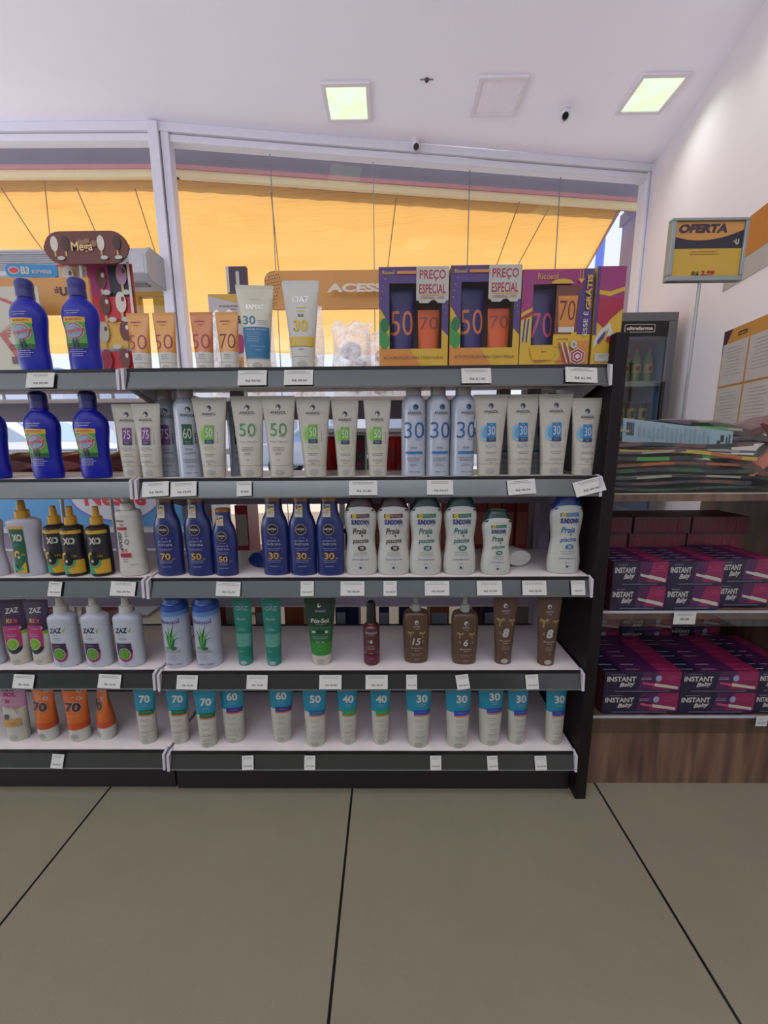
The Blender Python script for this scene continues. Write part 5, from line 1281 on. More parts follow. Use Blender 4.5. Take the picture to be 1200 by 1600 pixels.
def ex_pole(r, w_, h_, z0):
    mb = MB(); mb.tube([(w_/2, .02, -z0), (w_/2, .02, h_*.8)], .009, METP, 10); mb.box(w_/2-.12, w_/2+.12, -.10, .14, -z0, -z0+.015, METP); mb.build('stand', r)
flat('ice_cream_price_board', 'tall ice cream price board covered in coloured pictures of popsicles', 'price board', 112, 412, 205, 590, 1.98, .006, M('board_red', (196, 60, 50), .5), d_price, extra=ex_pole)
def d_mega(f, w, h):
    for (x, c_) in ((.13, SIGNW), (.26, M('dark_choc', (70, 30, 26), .5)), (.68, SIGNW), (.87, M('dark_choc', (70, 30, 26)))): popsicle(f, x*w, h*.56, w/135, c_)
    for (x, z, rx) in ((.45, .62, 18), (.52, .68, 14), (.60, .6, 16)): f.ell(x*w, z*h, rx, rx*.8, M('cream_splash', (150, 112, 78), .5))
    f.text('Mega', w*.46, h*.48, 46, GOLD, w=w*.25, bold=.02)
    for x in (.2, .71, .88): f.ell(x*w, h*.17, w*.045, h*.06, WHITE)
r = flat('ice_cream_header_sign', 'rounded brown ice cream sign with popsicles and a golden name', 'sign', 72, 360, 198, 413, 1.90, .008, CHOC, d_mega, rnd=.075)
def ex_m(r, w_, h_, z0):
    mb = MB(); mb.tube([(w_*.35, .02, -z0), (w_*.35, .02, h_*.7)], .008, METP, 10); mb.box(w_*.35-.1, w_*.35+.1, -.06, .1, -z0, -z0+.012, METP); mb.build('stand', r)
ex_m(r, .4, .16, r.location.z)
def d_bl(f, w, h):
    f.ell(w*.16, h*.5, w*.11, h*.3, WHITE); f.ell(w*.16, h*.5, w*.09, h*.22, M('logo_red', (214, 50, 70))); f.text('B3', w*.38, h*.5, h*.6, WHITE, bold=.05); f.text('sorvetes', w*.7, h*.45, h*.35, WHITE, w=w*.38, bold=.02)
r = flat('banner', 'small bright blue banner with white lettering behind the leftmost blue bottle', 'banner', 10, 411, 88, 432, 1.84, .004, M('banner_blue', (36, 140, 196), .5), d_bl, rnd=.02)
r.rotation_euler = (0, .03, 0); ex_m(r, .3, .08, r.location.z)
# air curtain over the entrance
A = aY(-60, 392, 2.86); B = aY(236, 440, 2.86)
r = thing('air_curtain', 'long white air curtain with a grille mounted over the shop door', 'air curtain', (A.x, 2.80, B.z)); L_ = B.x-A.x; H_ = A.z-B.z
GRY = M('curtain_shell', (196, 196, 204), .4); GRD = M('curtain_grille', (150, 148, 156), .6)
mb = MB(); mb.prism([(0, .03), (0, H_*.72), (.05, H_), (.24, H_), (.24, 0), (.04, 0)], 'x', 0, L_, GRY); mb.build('shell', r, bevel=.006)
mb = MB()
for k in range(9): mb.box(.05, L_-.10, -.004, .0, .055+k*H_*.065, .060+k*H_*.065, GRD)
mb.build('grille', r)
mb = MB(); mb.prism([(-.004, .026), (-.004, H_*.73), (.048, H_+.004), (.244, H_+.004), (.244, -.004), (.038, -.004)], 'x', L_, L_+.02, COOLW); mb.build('end_cover', r, bevel=.004)
mb = MB(); mb.box(.05, L_-.05, .08, .14, -.006, 0, GRD); mb.build('outlet', r)
# yellow frame of the neighbouring door, outside
YF = M('yellow_frame', (212, 164, 30), .5); A = aY(196, 438, 3.4); B = aY(262, 520, 3.4)
r = thing('yellow_door_frame', 'yellow painted frame outside the left end of the glass front', 'frame', (A.x, 3.4, 0))
w_ = B.x-A.x; mb = MB(); mb.box(0, w_, 0, .06, A.z-.09, A.z, YF); mb.build('top_rail', r, bevel=.004)
for x in (0, w_*.68): mb = MB(); mb.box(x, x+w_*.3, 0, .06, 0, A.z-.09, YF); mb.build('post', r, bevel=.004)
r.location.z = -.03
# checkout number and price poster
def ex_one(r, w_, h_, z0):
    mb = MB(); mb.tube([(w_*.5, .03, -z0), (w_*.5, .03, h_*.4)], .011, METP, 10); mb.box(w_*.5-.12, w_*.5+.12, -.09, .15, -z0, -z0+.015, METP); mb.build('stand', r)
flat('checkout_number_sign', 'dark square checkout sign with a white number 1', 'sign', 355, 416, 384, 457, 2.2, .025, M('sign_plum', (74, 54, 72), .5), lambda f, w, h: (f.rect(0, w*.14, 0, h, SIGNW), f.text('1', w*.56, h*.5, h*.62, WHITE, bold=.04)), extra=ex_one)
def d_pp(f, w, h):
    f.poly([(0, h), (w, h), (w, h*.86), (w*.5, h*.92), (0, h*.98)], OSIGN2); f.text('ATENDIMENTO', w*.55, h*.86, 9, PURD, w=w*.62); f.lines(w*.55, h*.82, w*.4, 1, 5, PURD, 3)
    f.text('999', w*.5, h*.70, 34, DARKI, w=w*.7, bold=.05); f.ell(w*.6, h*.42, w*.3, h*.12, FUX); f.rect(w*.12, w*.88, h*.06, h*.26, OSIGN); f.lines(w*.5, h*.2, w*.6, 3, 12, PURD, 3)
flat('price_poster', 'white portrait poster with a yellow top under the checkout number', 'poster', 335, 459, 390, 592, 2.0, .004, M('poster_white', (206, 196, 196), .6), d_pp, extra=lambda r, w_, h_, z0: ex_one(r, w_, h_, z0))
# checkout desk
r = thing('checkout_desk', 'grey checkout desk seen in gaps behind the centre shelves', 'desk', (.15, 2.35, 0)); DK = M('desk_grey', (150, 146, 148), .5)
mb = MB(); mb.box(-.55, .75, 0, .5, .93, .955, DK); mb.build('top', r, bevel=.003)
mb = MB(); mb.box(-.5, .7, .02, .04, .80, .93, DK); mb.build('apron', r)
for x in (-.5, .66):
    for y in (.03, .43): mb = MB(); mb.box(x, x+.04, y, y+.04, 0, .93, METP); mb.build('leg', r)

# =================================================================== RIGHT: FRIDGE, SIGNS, WALL BOARD
YF_ = 2.72; A = aY(1062, 487, YF_)
fx1 = A.x; fx0 = fx1-.60; fz = A.z
r = thing('drinks_fridge', 'tall grey drinks fridge with a black header in the right corner', 'fridge', ((fx0+fx1)/2, YF_, 0)); FG = M('fridge_grey', (112, 112, 114), .4); hw = .30
mb = MB(); t_ = .03
mb.box(-hw, -hw+t_, 0.03, .52, .08, fz, FG); mb.box(hw-t_, hw, .03, .52, .08, fz, FG); mb.box(-hw+t_, hw-t_, .49, .52, .08, fz, COOLW); mb.box(-hw+t_, hw-t_, .03, .49, fz-.16, fz, FG); mb.box(-hw+t_, hw-t_, .03, .49, .08, .30, FG)
mb.build('cabinet', r)
mb = MB(); mb.box(-hw, hw, .0, .03, fz-.055, fz, FG)
mb.box(-hw, -hw+.05, 0, .03, .2, fz-.055, FG); mb.box(hw-.055, hw, 0, .03, .2, fz-.055, FG); mb.box(-hw+.05, hw-.055, 0, .03, .2, .26, FG); mb.build('door_frame', r, bevel=.004)
mb = MB(); mb.box(-hw+.05, hw-.055, .004, .028, fz-.14, fz-.055, BLACK); f = Face(mb, lambda x, z: .004, base=.0008, step=.0006)
lz = (fz-.096)*1000; lx = 60
RR = lambda w, h, rr: [(lx+cx+rr*math.cos(math.radians(a)), lz+cz+rr*math.sin(math.radians(a))) for (cx, cz, a0) in ((w-rr, -h+rr, -90), (w-rr, h-rr, 0), (-w+rr, h-rr, 90), (-w+rr, -h+rr, 180)) for a in range(a0, a0+91, 15)]
f.poly(RR(98, 25, 9), SIGNW); f.poly(RR(94, 21, 7), BLACK); f.text('ultrafarma', lx, lz, 22, SIGNW, w=168, bold=.05); mb.build('header', r)
mb = MB(); mb.box(-hw+.05, hw-.055, .012, .014, .26, fz-.14, thin_glass('fridge_glass', (.8, .86, .9), .08)); mb.build('door_glass', r)
mb = MB(); mb.box(hw-.075, hw-.06, -.03, .0, .9, 1.25, BLACK); mb.build('handle', r, bevel=.003)
mb = MB(); mb.box(-hw+t_, -hw+t_+.004, .05, .49, .3, fz-.16, COOLW); mb.box(hw-t_-.004, hw-t_, .05, .49, .3, fz-.16, M('fridge_liner', (150, 170, 200), .3)); mb.build('liner', r)
shz = [1.26, .97, .66, .36]
for z in shz: mb = MB(); mb.box(-hw+t_+.004, hw-t_-.004, .06, .48, z-.012, z, M('fridge_shelf', (200, 206, 214), .4)); mb.box(-hw+t_+.004, hw-t_-.004, .05, .06, z-.03, z+.004, M('fridge_strip', (196, 190, 160), .5)); mb.build('shelf', r)
def drink(name, lab, cat_, secs, m, capm, capsecs, deco):
    t = thing(name, lab, cat_); mb = MB(); f = loft(mb, secs, m, 22); deco(f); mb.build('body', t); mb = MB(); loft(mb, capsecs, capm, 18); mb.build('cap', t); return t
ox = (fx0+fx1)/2
gb = drink('drink_bottle', 'x', 'bottle', cat([(0, 30, 30), (4, 33, 33), (60, 32, 32), (120, 33, 33), (160, 26, 26), (190, 14, 14), (200, 13, 13)]), M('olive_drink', (120, 130, 60), .2, coat=.4), CRIM, [(199, 15, 15), (216, 15, 15), (218, 13, 13)], lambda f: (f.rect(-30, 30, 60, 118, M('drink_label', (196, 170, 80), .5)), f.ell(0, 90, 14, 16, CRIM)))
G = 'red-capped bottles in the fridge'
for i, dx in enumerate((-.20, -.12, -.04, .04, .12, .20)):
    L = ['farthest left', 'second from the left', 'third from the left', 'left of the three in plain view', 'middle of the three in plain view', 'nearest the fridge wall'][i]
    loc = (ox+dx, YF_+.11, shz[0]+.0003)
    if i == 0: gb.location = loc; gb['label'] = 'red-capped olive drink bottle in the fridge, '+L; gb['group'] = G
    else: dup(gb, loc, 0, 'red-capped olive drink bottle in the fridge, '+L, G)
cn = drink('drink_can', 'x', 'can', cat([(0, 24, 24), (4, 31, 31), (100, 32, 32), (150, 32, 32), (158, 28, 28)]), BLACK, SILV, [(157, 27, 27), (162, 27, 27)], lambda f: (f.rect(-28, 28, 40, 120, M('can_gold', (190, 150, 60), .4)), f.ell(0, 80, 14, 24, BLACK)))
G = 'tall cans in the fridge'
for i, dx in enumerate((-.19, -.115, -.04, .035, .11, .19)):
    L = ['farthest left', 'second from the left', 'third from the left', 'fourth from the left', 'fifth from the left', 'nearest the fridge wall'][i]
    loc = (ox+dx, YF_+.11, shz[1]+.0003)
    if i == 0: cn.location = loc; cn['label'] = 'tall black and gold can in the fridge, '+L; cn['group'] = G
    else: dup(cn, loc, 0, 'tall black and gold can in the fridge, '+L, G)
G = 'blue drink cartons low in the fridge'
for i, dx in enumerate((-.18, -.06, .06, .18)):
    t = thing('drink_carton', 'blue drink carton on the low fridge shelf, '+['farthest left', 'second from left', 'third from left', 'nearest the wall'][i], 'carton', (ox+dx, YF_+.08, shz[2]+.0003), 0, G)
    mb = MB(); mb.box(-.045, .045, 0, .07, 0, .19, M('carton_blue', (70, 90, 150), .4)); f = Face(mb, lambda x, z: 0); f.rect(-38, 38, 90, 150, LITE); f.ell(0, 60, 24, 20, ORG); mb.build('carton', t, bevel=.002)

# ---- wooden display unit
WOOD = bpy.data.materials.new('brown_wood_laminate'); WOOD.use_nodes = True; nt = WOOD.node_tree; b = nt.nodes['Principled BSDF']
tc = nt.nodes.new('ShaderNodeTexCoord'); mp = nt.nodes.new('ShaderNodeMapping'); mp.inputs['Scale'].default_value = (14, 14, 1.2)
nz = nt.nodes.new('ShaderNodeTexNoise'); nz.inputs['Scale'].default_value = 2.2; nz.inputs['Detail'].default_value = 7; nz.inputs['Distortion'].default_value = .6
cr = nt.nodes.new('ShaderNodeValToRGB'); cr.color_ramp.elements[0].position = .33; cr.color_ramp.elements[0].color = (*lin((66, 46, 36)), 1); cr.color_ramp.elements[1].position = .7; cr.color_ramp.elements[1].color = (*lin((112, 86, 68)), 1)
nt.links.new(tc.outputs['Object'], mp.inputs[0]); nt.links.new(mp.outputs[0], nz.inputs[0]); nt.links.new(nz.outputs[0], cr.inputs[0]); nt.links.new(cr.outputs[0], b.inputs['Base Color']); b.inputs['Roughness'].default_value = .4
ACR = thin_glass('acrylic_lip', (.86, .84, .82), .06, .02)
r = thing('wooden_display_unit', 'brown wood-grain display unit with a glass-fronted top bin at the right', 'display unit', (.80, 0, 0)); X0, X1 = -.302, .30
YD = .89
mb = MB(); mb.box(X0, X1, YD, YD+.018, 0, .172, WOOD); mb.build('base_front', r)
mb = MB(); mb.box(X0, X1, YD+.002, 1.36, .172, .191, WOOD); mb.box(X0, X1, YD, YD+.003, .188, .1935, COOLW); mb.build('bottom_shelf', r)
mb = MB(); mb.box(X0, X1, YD+.002, 1.36, .452, .470, WOOD); mb.box(X0, X1, YD, YD+.003, .468, .4735, COOLW); mb.build('middle_shelf', r)
mb = MB(); mb.box(X0, X1, YD, 1.36, .738, .756, WOOD); mb.box(X0, X1, YD-.001, YD, .754, .757, M('shelf_edge_pale', (170, 170, 150), .4)); mb.build('top_shelf', r)
for z0, z1 in ((.148, .188), (.436, .468)): mb = MB(); mb.box(X0, X1, YD-.004, YD-.002, z0, z1, ACR); mb.build('acrylic_lip', r)
mb = MB(); mb.box(X0, X1, YD+.004, YD+.008, .757, .917, thin_glass('bin_glass', (.93, .97, .95), .02)); mb.build('glass_front', r)
mb = MB(); mb.box(.075-.004, .075+.004, YD-.003, YD+.012, .752, .772, M('glass_clip', (110, 70, 66), .4)); mb.build('glass_clip', r)
for x in (X0, X1-.018): mb = MB(); mb.box(x, x+.018, YD+.018, 1.36, .0, .738, WOOD); mb.build('side_panel', r)
mb = MB(); mb.box(X0+.018, X1-.018, 1.345, 1.36, 0, .452, WOOD); mb.build('back_panel', r)
tagr = thing('price_tag', 'white price tag on the middle acrylic lip of the wooden unit', 'price tag', aY(1070, 965, .884)); mb = MB(); mb.box(-.026, .026, 0, .0006, -.017, .014, PAPER); f = Face(mb, lambda x, z: 0); f.lines(0, 9, 40, 2, 3, PB, .9); f.text('R$ 5,95', 0, -4, 6, PB, bold=.03); mb.build('card', tagr)
tagr = thing('price_tag', 'price tag at the right edge of the photo on the lowest acrylic lip', 'price tag', aY(1189, 1127, .884)); mb = MB(); mb.box(-.012, .016, 0, .0006, -.014, .013, PAPER); f = Face(mb, lambda x, z: 0); f.lines(2, 6, 22, 1, 3, PB, .9); f.text('R$ 5,95', 2, -4, 4, PB, w=20, bold=.03); mb.build('card', tagr)

# ---- pregnancy test boxes
TNAV = M('test_navy', (26, 22, 52), .45); TMAG = M('test_magenta', (134, 28, 78), .45); TPUR = M('test_purple', (76, 26, 74), .45); TPINK = M('test_pink', (190, 66, 102), .5); TSIDE = M('test_side', (104, 50, 62), .5)
def testbox(w, h, d, big):
    t = thing('test_box', 'x', 'box'); mb = MB(); mb.box(-w/2000, w/2000, 0, d/1000, 0, h/1000, TSIDE)
    T2 = MB(); f = Face(mb, lambda x, z: 0, base=.0003, step=.00012)
    f.rect(-w/2, w/2, 0, h, TNAV); f.poly([(-w*.06, 0), (w/2, 0), (w/2, h), (w*.0, h)], TPUR); f.poly([(w*.12, h*.16), (w/2, h*.05), (w/2, h), (w*.22, h)], TMAG); f.rect(-w/2, w/2, 0, h*.14, TNAV)
    f.text('INSTANT', -w*.28, h*.66, h*.24, WHITE, w=w*.38, bold=.03); f.text('Baby', -w*.20, h*.38, h*.26, WHITE, w=w*.19, bold=.03, shear=.4, rot=.12); f.lines(-w*.33, h*.86, w*.2, 1, 3, LITE, 1.1); f.lines(0, h*.07, w*.8, 1, 3, LITE, 1)
    f.poly([(w*.0, h*.42), (w*.0, h*.52), (w*.47, h*.28), (w*.47, h*.16)], CREAM if not big else TPINK)
    f.poly([(w*.16, h*.32), (w*.16, h*.47), (w*.47, h*.30), (w*.47, h*.18)], CREAM)
    f.lines(w*.36, h*.80, w*.2, 3, 5, TPINK, 1.5); f.ell(w*.235, h*.70, 3.6, 7, TPINK, 0, 2*PI, .75)
    if big: f.ell(w*.20, h*.70, 7.5, 8.5, LB); f.lines(w*.20, h*.73, 10, 2, 3, WHITE, 1); f.lines(w*.04, h*.72, w*.14, 2, 4, LITE, 1.1)
    # printed top
    zt = h/1000+.0003
    for (a, b_, m_) in ((-.5, -.28, TNAV), (-.28, .2, TPUR), (.2, .5, TMAG)):
        mb.quad((a*w/1000, .0003, zt), (b_*w/1000, .0003, zt), (b_*w/1000, d/1000-.0003, zt), (a*w/1000, d/1000-.0003, zt), m_)
    rn = random.Random(3)
    for k in range(int(d/22)):
        for a in (-.42, -.12, .3): mb.box((a-.09)*w/1000, (a+.09)*w/1000, (10+22*k)/1000, (11.6+22*k)/1000, zt, zt+.0002, LITE if a < .2 else TPINK)
    mb.build('carton', t); return t
def place_stack(proto, spots, grp):
    first = True
    for (x, y, z, lab, rz) in spots:
        if first: proto.location = (x, y, z); proto['label'] = lab; proto['group'] = grp; proto.rotation_euler = (0, 0, rz); first = False
        else: dup(proto, (x, y, z), rz, lab, grp)
S = []; zb = .1942
for col, x in enumerate((.6320, .8225, 1.0130)):
    for lv in range(2):
        for rw in range(3):
            cn_ = ['left column', 'middle column', 'column cut by the photo edge'][col]; ln = ['lower', 'upper'][lv]
            if x > .99: continue
            lab = ('long INSTANT box on the bottom shelf, front row, %s, %s layer' % (cn_, ln)) if rw == 0 else ('long test box on the bottom shelf, %s row back, %s, %s layer' % (['', 'second', 'third'][rw], cn_, ln))
            S.append((x, .900+rw*.062, zb+lv*.0578, lab, 0))
place_stack(testbox(188, 57, 60, True), S, 'long pregnancy test boxes on the bottom shelf')
mb_ = testbox(104, 57, 60, True); S = []   # boxes in the narrow right bay
for lv in range(2):
    for rw in range(3): S.append((1.0130-.044, .902+rw*.062, zb+lv*.0578, 'test box at the right edge of the bottom shelf, %s row, %s layer' % (['front', 'second', 'third'][rw], ['lower', 'upper'][lv]), 0))
place_stack(mb_, [(.9715, y, z, l, 0) for (x, y, z, l, q) in S], 'pregnancy test boxes at the right edge of the bottom shelf')
tb2 = testbox(150, 40, 62, True); S = []
for col, x in enumerate((.612, .770, .928)):
    for lv in range(4):
        for rw in range(2): S.append((x, 1.105+rw*.066+(.02 if col == 2 else 0), zb+lv*.0408, 'flat test box at the back of the bottom shelf, %s pile, %s row, %s' % (['left', 'middle', 'right'][col], ['near', 'far'][rw], ['lowest', 'second up', 'third up', 'topmost'][lv]), 0))
place_stack(tb2, S, 'flat pregnancy test boxes at the back of the bottom shelf')
zb = .4742; S = []
for col, x in enumerate((.594, .724, .856)):
    for lv in range(2): S.append((x, .896+(.018 if col == 2 else 0), zb+lv*.0603, 'short INSTANT box on the middle shelf, %s column, %s layer' % (['left', 'middle', 'right'][col], ['lower', 'upper'][lv]), 0))
place_stack(testbox(128, 59.5, 130, False), S, 'short pregnancy test boxes in front on the middle shelf')
BKX = M('maroon_carton', (120, 66, 76), .5); S = []
t = thing('stock_carton', 'x', 'box'); mb = MB(); mb.box(-.078, .078, 0, .11, 0, .0468, BKX); f = Face(mb, lambda x, z: 0); f.rect(-74, 74, 2, 6, M('carton_dark', (90, 44, 56), .6)); f.ell(-56, 24, 9, 11, TPINK, 0, 2*PI, .8)
for k in range(4): f.rect(-30+k*24, -18+k*24, 8, 36, M('carton_rose', (146, 58, 74), .6))
mb.build('carton', t)
for lv in range(4):
    for col, x in enumerate((.592, .755, .917)):
        S.append((x+(.012 if lv % 2 else 0), 1.075+.004*lv, zb+lv*.0474, 'plain maroon carton at the back of the middle shelf, %s pile, %s' % (['left', 'middle', 'right'][col], ['lowest', 'second up', 'third up', 'topmost'][lv]), 0))
place_stack(t, S, 'maroon cartons at the back of the middle shelf')

# ---- magazines and packs in the glass-fronted bin
def magazine(lab, x, y, z, w, d, t_, cover, rz=0, wave=.006, ph=0, ty=0., deco=None):
    r = thing('magazine', lab, 'magazine', (x, y, z), rz, 'folded magazines piled in the glass-fronted bin')
    mb = MB(); nx, ny = 18, 6
    def P(i, j, top):
        u_, v_ = i/nx-.5, j/ny-.5
        zz = wave*(1+math.sin(u_*7+ph+v_*1.5)) + ty*(u_+.5)
        return (u_*w, v_*d, zz+(t_ if top else 0))
    top = [P(i, j, 1) for j in range(ny+1) for i in range(nx+1)]; bot = [P(i, j, 0) for j in range(ny+1) for i in range(nx+1)]
    fs = [(j*(nx+1)+i, j*(nx+1)+i+1, (j+1)*(nx+1)+i+1, (j+1)*(nx+1)+i) for j in range(ny) for i in range(nx)]
    mb.add(top, fs, cover[0]); mb.add(bot, [q[::-1] for q in fs], cover[0])
    for i in range(nx):
        for j in (0, ny): a, b_ = P(i, j, 0), P(i+1, j, 0); c_, d_ = P(i+1, j, 1), P(i, j, 1); k = 1 if (i//4) % 2 or len(cover) < 3 else 2; mb.quad(a, b_, c_, d_, cover[k])
    for j in range(ny):
        for i in (0, nx): mb.quad(P(i, j, 0), P(i, j+1, 0), P(i, j+1, 1), P(i, j, 1), cover[1])
    mb.build('pages', r, smooth=50); return r
PG = M('page_edge', (176, 168, 150), .6); DKC = M('dark_cover', (52, 46, 50), .3); GCV = M('green_cover', (84, 168, 66), .35); OCV = M('orange_cover', (206, 96, 44), .35); BCV = M('brown_cover', (120, 70, 60), .35); YCV = M('yellow_cover', (226, 180, 60), .35); GDC = M('deep_green_cover', (48, 84, 54), .35); MVC = M('mauve_cover', (104, 76, 96), .35)
zz = .7575
for i, (w_, t_, cov, rz, ph, lab) in enumerate((
    (.36, .006, (GDC, GDC, DKC), .03, 0, 'dark green magazine lying at the bottom of the bin'), (.34, .007, (DKC, BCV, DKC), -.04, 1, 'dark magazine second from the bottom of the bin'),
    (.37, .005, (PG, PG, DKC), .05, 2, 'pale-edged magazine third from the bottom of the bin'), (.35, .009, (DKC, DKC, GDC), .0, 3, 'dark glossy magazine below the terracotta one'),
    (.35, .006, (OCV, OCV, BCV), .06, 2.4, 'terracotta magazine low in the pile'), (.33, .009, (GDC, GCV, DKC), -.03, .5, 'green and dark magazine in the middle of the pile'),
    (.34, .005, (PG, PG, MVC), .04, 1.6, 'white-edged magazine in the middle of the pile'), (.33, .008, (DKC, DKC, BCV), .02, 4, 'dark magazine right under the orange and yellow one'))):
    zz += .0005; magazine(lab, .665, 1.01+.004*(i % 2), zz, w_, .20, t_, cov, rz, .003, ph, .0); zz += t_+.0068
magazine('orange magazine with a yellow corner leaning in front of the pile', .685, .985, .812+.035, .30, .15, .008, (OCV, OCV, YCV), -.06, .004, 2.2, -.020)
magazine('bright green magazine on top of the pile', .66, 1.03, .892, .31, .20, .006, (GCV, GCV, PG), .05, .004, 1.2, 0)
magazine('mauve magazine just under the bright green one', .70, 1.05, .872, .33, .19, .006, (MVC, MVC, DKC), -.05, .004, 3, 0)
# the pale blue leaflet with a bar code
P4 = [aY(u, v, .925) for u, v in ((972, 690), (1142, 709), (1146, 674), (974, 653))]
r = thing('leaflet', 'pale blue leaflet with a bar code standing behind the bin glass', 'leaflet', P4[0]); mb = MB(); PBL = M('leaflet_blue', (164, 182, 196), .45)
q = [p-P4[0] for p in P4]; off = Vector((0, .002, 0))
mb.add([*q, *[p+off for p in q]], [(0, 1, 2, 3), (7, 6, 5, 4), (0, 4, 5, 1), (1, 5, 6, 2), (2, 6, 7, 3), (3, 7, 4, 0)], PBL)
ex_ = (q[1]-q[0]); ez_ = (q[3]-q[0])
def lf(a, b_, c_, d_, m, k=1): mb.quad(*[ex_*s+ez_*t-Vector((0, .0005*k, 0)) for s, t in ((a, b_), (c_, b_), (c_, d_), (a, d_))], m)
for k in range(12): lf(.03+k*.006, .3, .033+k*.006+(.002 if k % 3 else .0), .85, DARKI)
rn = random.Random(5)
for k in range(16):
    a = .14+k*.042; lf(a, .15+rn.uniform(0, .15), a+.026, .9-rn.uniform(0, .3), M('leaflet_wash', (140, 160, 178), .5)); lf(a+.008, .3, a+.014, .8, LITE, 2)
lf(.86, .25, .89, .5, DARKI); lf(.89, .45, .92, .75, DARKI); lf(.94, .3, .955, .7, INK); lf(.965, .35, .98, .8, INK); mb.build('sheet', r)
# dark crinkled packs on the right of the bin
G = 'crinkled packs heaped at the right of the bin'
for i, (x, y, z, w_, h_, d_, c_, rx, rz, lab) in enumerate((
    (.925, 1.00, .760, .20, .17, .045, DKC, .05, .2, 'dark crinkled pack at the bottom right of the bin'), (.845, .965, .792, .15, .10, .035, BCV, .45, -.3, 'brown crinkled pack tilted beside the magazines'),
    (.945, .97, .806, .17, .12, .04, M('grey_pack', (128, 120, 120), .2), -.5, .4, 'grey crinkled pack tilted at the right edge of the bin'), (.875, 1.10, .868, .20, .17, .05, M('umber_pack', (92, 76, 76), .2), .25, .1, 'dark glossy pack standing out above the bin glass'),
    (.985, 1.09, .885, .17, .17, .045, M('wine_pack', (110, 62, 62), .25), -.3, -.2, 'wine red pack on the heap at the right edge'), (.80, 1.12, .905, .16, .14, .025, MVC, .1, -.1, 'mauve pack on top behind the green magazine'),
    (.93, .955, .866, .13, .05, .016, M('coral_pack', (206, 84, 70), .3), .6, .5, 'coral strip pack slanting in the heap'), (.955, .94, .776, .15, .07, .02, M('olive_pack', (158, 154, 124), .3), -.55, .3, 'olive grey pack folded at the lower right of the heap'),
    (.975, .95, .845, .11, .04, .014, M('yellow_pack', (214, 176, 80), .3), .75, -.2, 'thin yellow strip pack crossing the coral one'), (.885, .94, .822, .12, .04, .012, M('salmon_strip', (214, 120, 100), .3), -.6, .2, 'thin salmon strip pack under the coral one'))):
    p_ = pouch('crinkled_pack', lab, 'pack', x, y, z, w_, h_, d_, c_, rz=rz, group=G, lay=1, seed=60+i); p_.rotation_euler = (0, rx, rz)

# ---- offer sign on its pole
A = aY(1037, 441, 1.25); B = aY(1168, 341, 1.25); w_ = B.x-A.x; h_ = B.z-A.z
r = thing('offer_sign', 'orange and yellow OFERTA price sign in a silver frame on a pole', 'sign', (A.x+w_/2+.003, 1.25, .757)); SF = M('silver_frame', (164, 172, 168), .35, .4); zb = A.z-.757; X = w_/2
mb = MB()
for a in ((-X, X, zb, zb+.014), (-X, X, zb+h_-.008, zb+h_), (-X, -X+.013, zb+.014, zb+h_-.008), (X-.010, X, zb+.014, zb+h_-.008)): mb.box(a[0], a[1], -.008, .012, a[2], a[3], SF)
mb.build('frame', r, bevel=.002)
mb = MB(); mb.box(-X+.013, X-.010, -.002, .004, zb+.014, zb+h_-.008, OSIGN); f = Face(mb, lambda x, z: -.002); m0, m1 = (-X+.013)*1000, (X-.010)*1000; z0, z1 = (zb+.014)*1000, (zb+h_-.008)*1000; H = z1-z0; WW = m1-m0
f.rect(m0, m1, z0, z0+H*.53, OSIGN2)
curve = [(m0+WW*k/16, z0+H*(.66+.14*(((k/16)-.36)/.5)**2 if k/16 < .36 else .66+.19*(((k/16)-.36)/.64)**2)) for k in range(17)]
f.poly([(m0, z0+H*.51), (m1, z0+H*.51)]+curve[::-1], DARKI)
f.text('OFERTA', m0+WW*.41, z0+H*.875, H*.165, PURD, w=WW*.72, bold=.06, shear=.2)
f.text('U', m0+WW*.92, z0+H*.625, H*.10, WHITE, w=WW*.055, bold=.07); 
for (a, b_) in ((0, 0), (3, 0), (3, 3)): f.rect(m0+WW*.87+a-3, m0+WW*.87+a-.8, z0+H*.62+b_, z0+H*.635+b_, WHITE)
f.lines(m0+WW*.46, z0+H*.45, WW*.46, 2, 7, M('tan_print', (150, 110, 50), .5), 1.6); f.text('R$', m0+WW*.36, z0+H*.045, H*.085, DARKI, w=WW*.10, bold=.02); f.text('2,99', m0+WW*.54, z0+H*.05, H*.10, RED, w=WW*.2, bold=.03, shear=.15)
mb.build('print', r)
px_ = aY(1095, 445, 1.25).x-r.location.x; pb = aY(1069, 650, 1.25).x-r.location.x
mb = MB(); mb.tube([(px_, .006, zb+.006), (px_, .008, .0)], .0045, METP, 12); mb.build('pole', r)
mb = MB(); mb.box(px_-.035, px_+.035, -.03, .045, 0, .004, METP); mb.build('base', r)

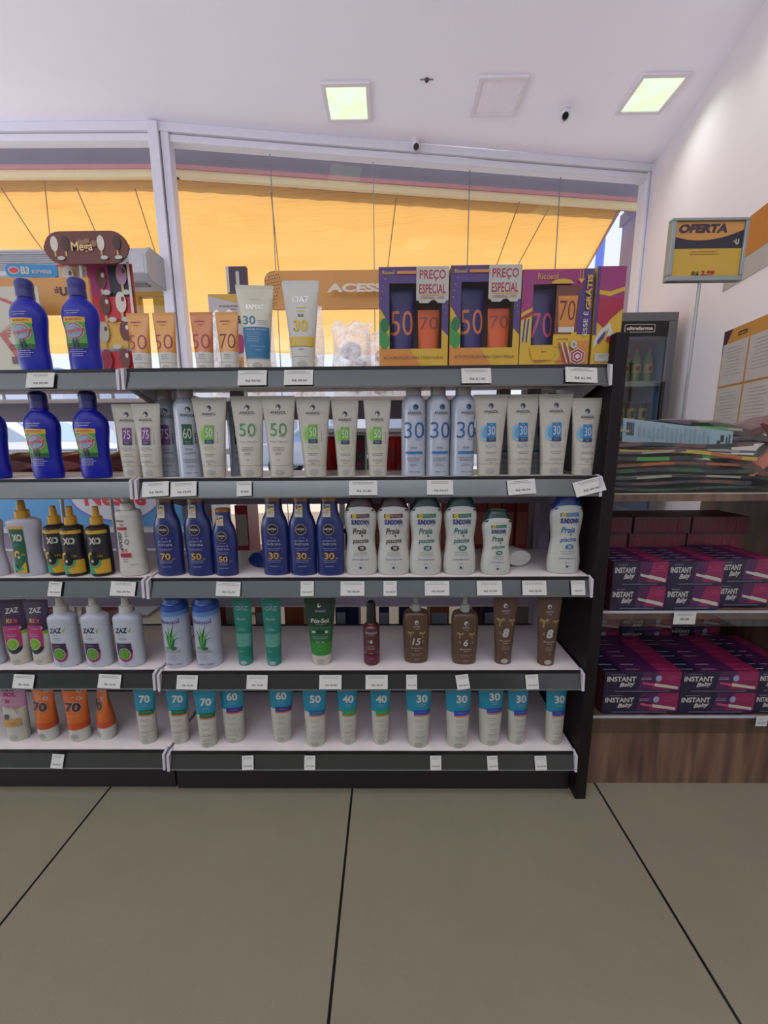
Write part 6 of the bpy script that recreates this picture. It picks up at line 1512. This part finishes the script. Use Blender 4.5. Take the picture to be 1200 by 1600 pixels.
# ---- notice board and painted band on the right wall
wa = Vector((1.976, 2.896, 0)); wb_ = Vector((1.80, 2.0, 0)); wt = (wb_-wa).normalized(); wn = Vector((-wt.y, wt.x, 0)); wn = -wn if wn.x > 0 else wn
def wallbox(mb, s0, s1, d0, d1, z0, z1, m): 
    P = [wa+wt*s+wn*d for s, d in ((s0, d0), (s1, d0), (s1, d1), (s0, d1))]; mb.prism([(p.x, p.y) for p in P], 'z', z0, z1, m)
def sw(u, v): 
    p = aP(u, v, wa, (wn.x, wn.y, 0)); return (p-wa).dot(wt), p.z
s0, zt = sw(1136, 519); _, zbm = sw(1125, 660)
ang = math.atan2(wt.y, wt.x)
r = thing('notice_board', 'orange notice board with four white papers on the right wall', 'notice board', wa+wt*s0+wn*.002+Vector((0, 0, .93))); r.rotation_euler = (0, 0, ang)
hb = (zt-.93)*1000
mb = MB(); mb.box(0, .56, -.008, 0, 0, hb/1000, OSIGN); f = Face(mb, lambda x, z: -.008, base=.0006, step=.0006)
f.poly([(0, hb), (72, hb), (40, hb-55), (0, hb-125)], PURD); f.rect(120, 190, hb-48, hb-28, PURD); f.text('ultrafarma', 155, hb-38, 12, OSIGN2, w=62, bold=.03); mb.build('panel', r, bevel=.003)
for i, (x, z) in enumerate(((12, hb-300), (226, hb-300), (12, hb-300-.5*0-302+0), (226, hb-602))):
    zl = max(z, 6); mb = MB(); hh = 218 if i < 2 else 212; zl = hb-290 if i < 2 else hb-290-224
    mb.box(x/1000, (x+200)/1000, -.011, -.0085, zl/1000, (zl+hh)/1000, M('board_paper', (214, 206, 200), .25)); f = Face(mb, lambda x_, z_: -.011, base=.0006, step=.0006)
    f.lines(x+100, zl+hh-30, 150, 9, 17, M('faint_print', (176, 166, 160), .6), 3); mb.build('paper', r)
s1_, z1_ = sw(1165, 345); _, z0_ = sw(1165, 402)
mb = MB(); wallbox(mb, .50, (wb_-wa).length-.01, 0, .004, z0_, z1_, M('wall_band_orange', (206, 130, 50), .6)); mb.quad(*[wa+wt*s+wn*.0045+Vector((0, 0, z)) for s, z in ((.5, z0_), (.9, z0_), (.9, z0_+.001), (.5, z0_+.001))], OSIGN)
struct(mb.build('trim_2'))
mb = MB(); wallbox(mb, .50, (wb_-wa).length-.01, 0, .003, z0_-.11, z0_, M('wall_band_grey', (196, 188, 184), .6)); struct(mb.build('trim_3'))
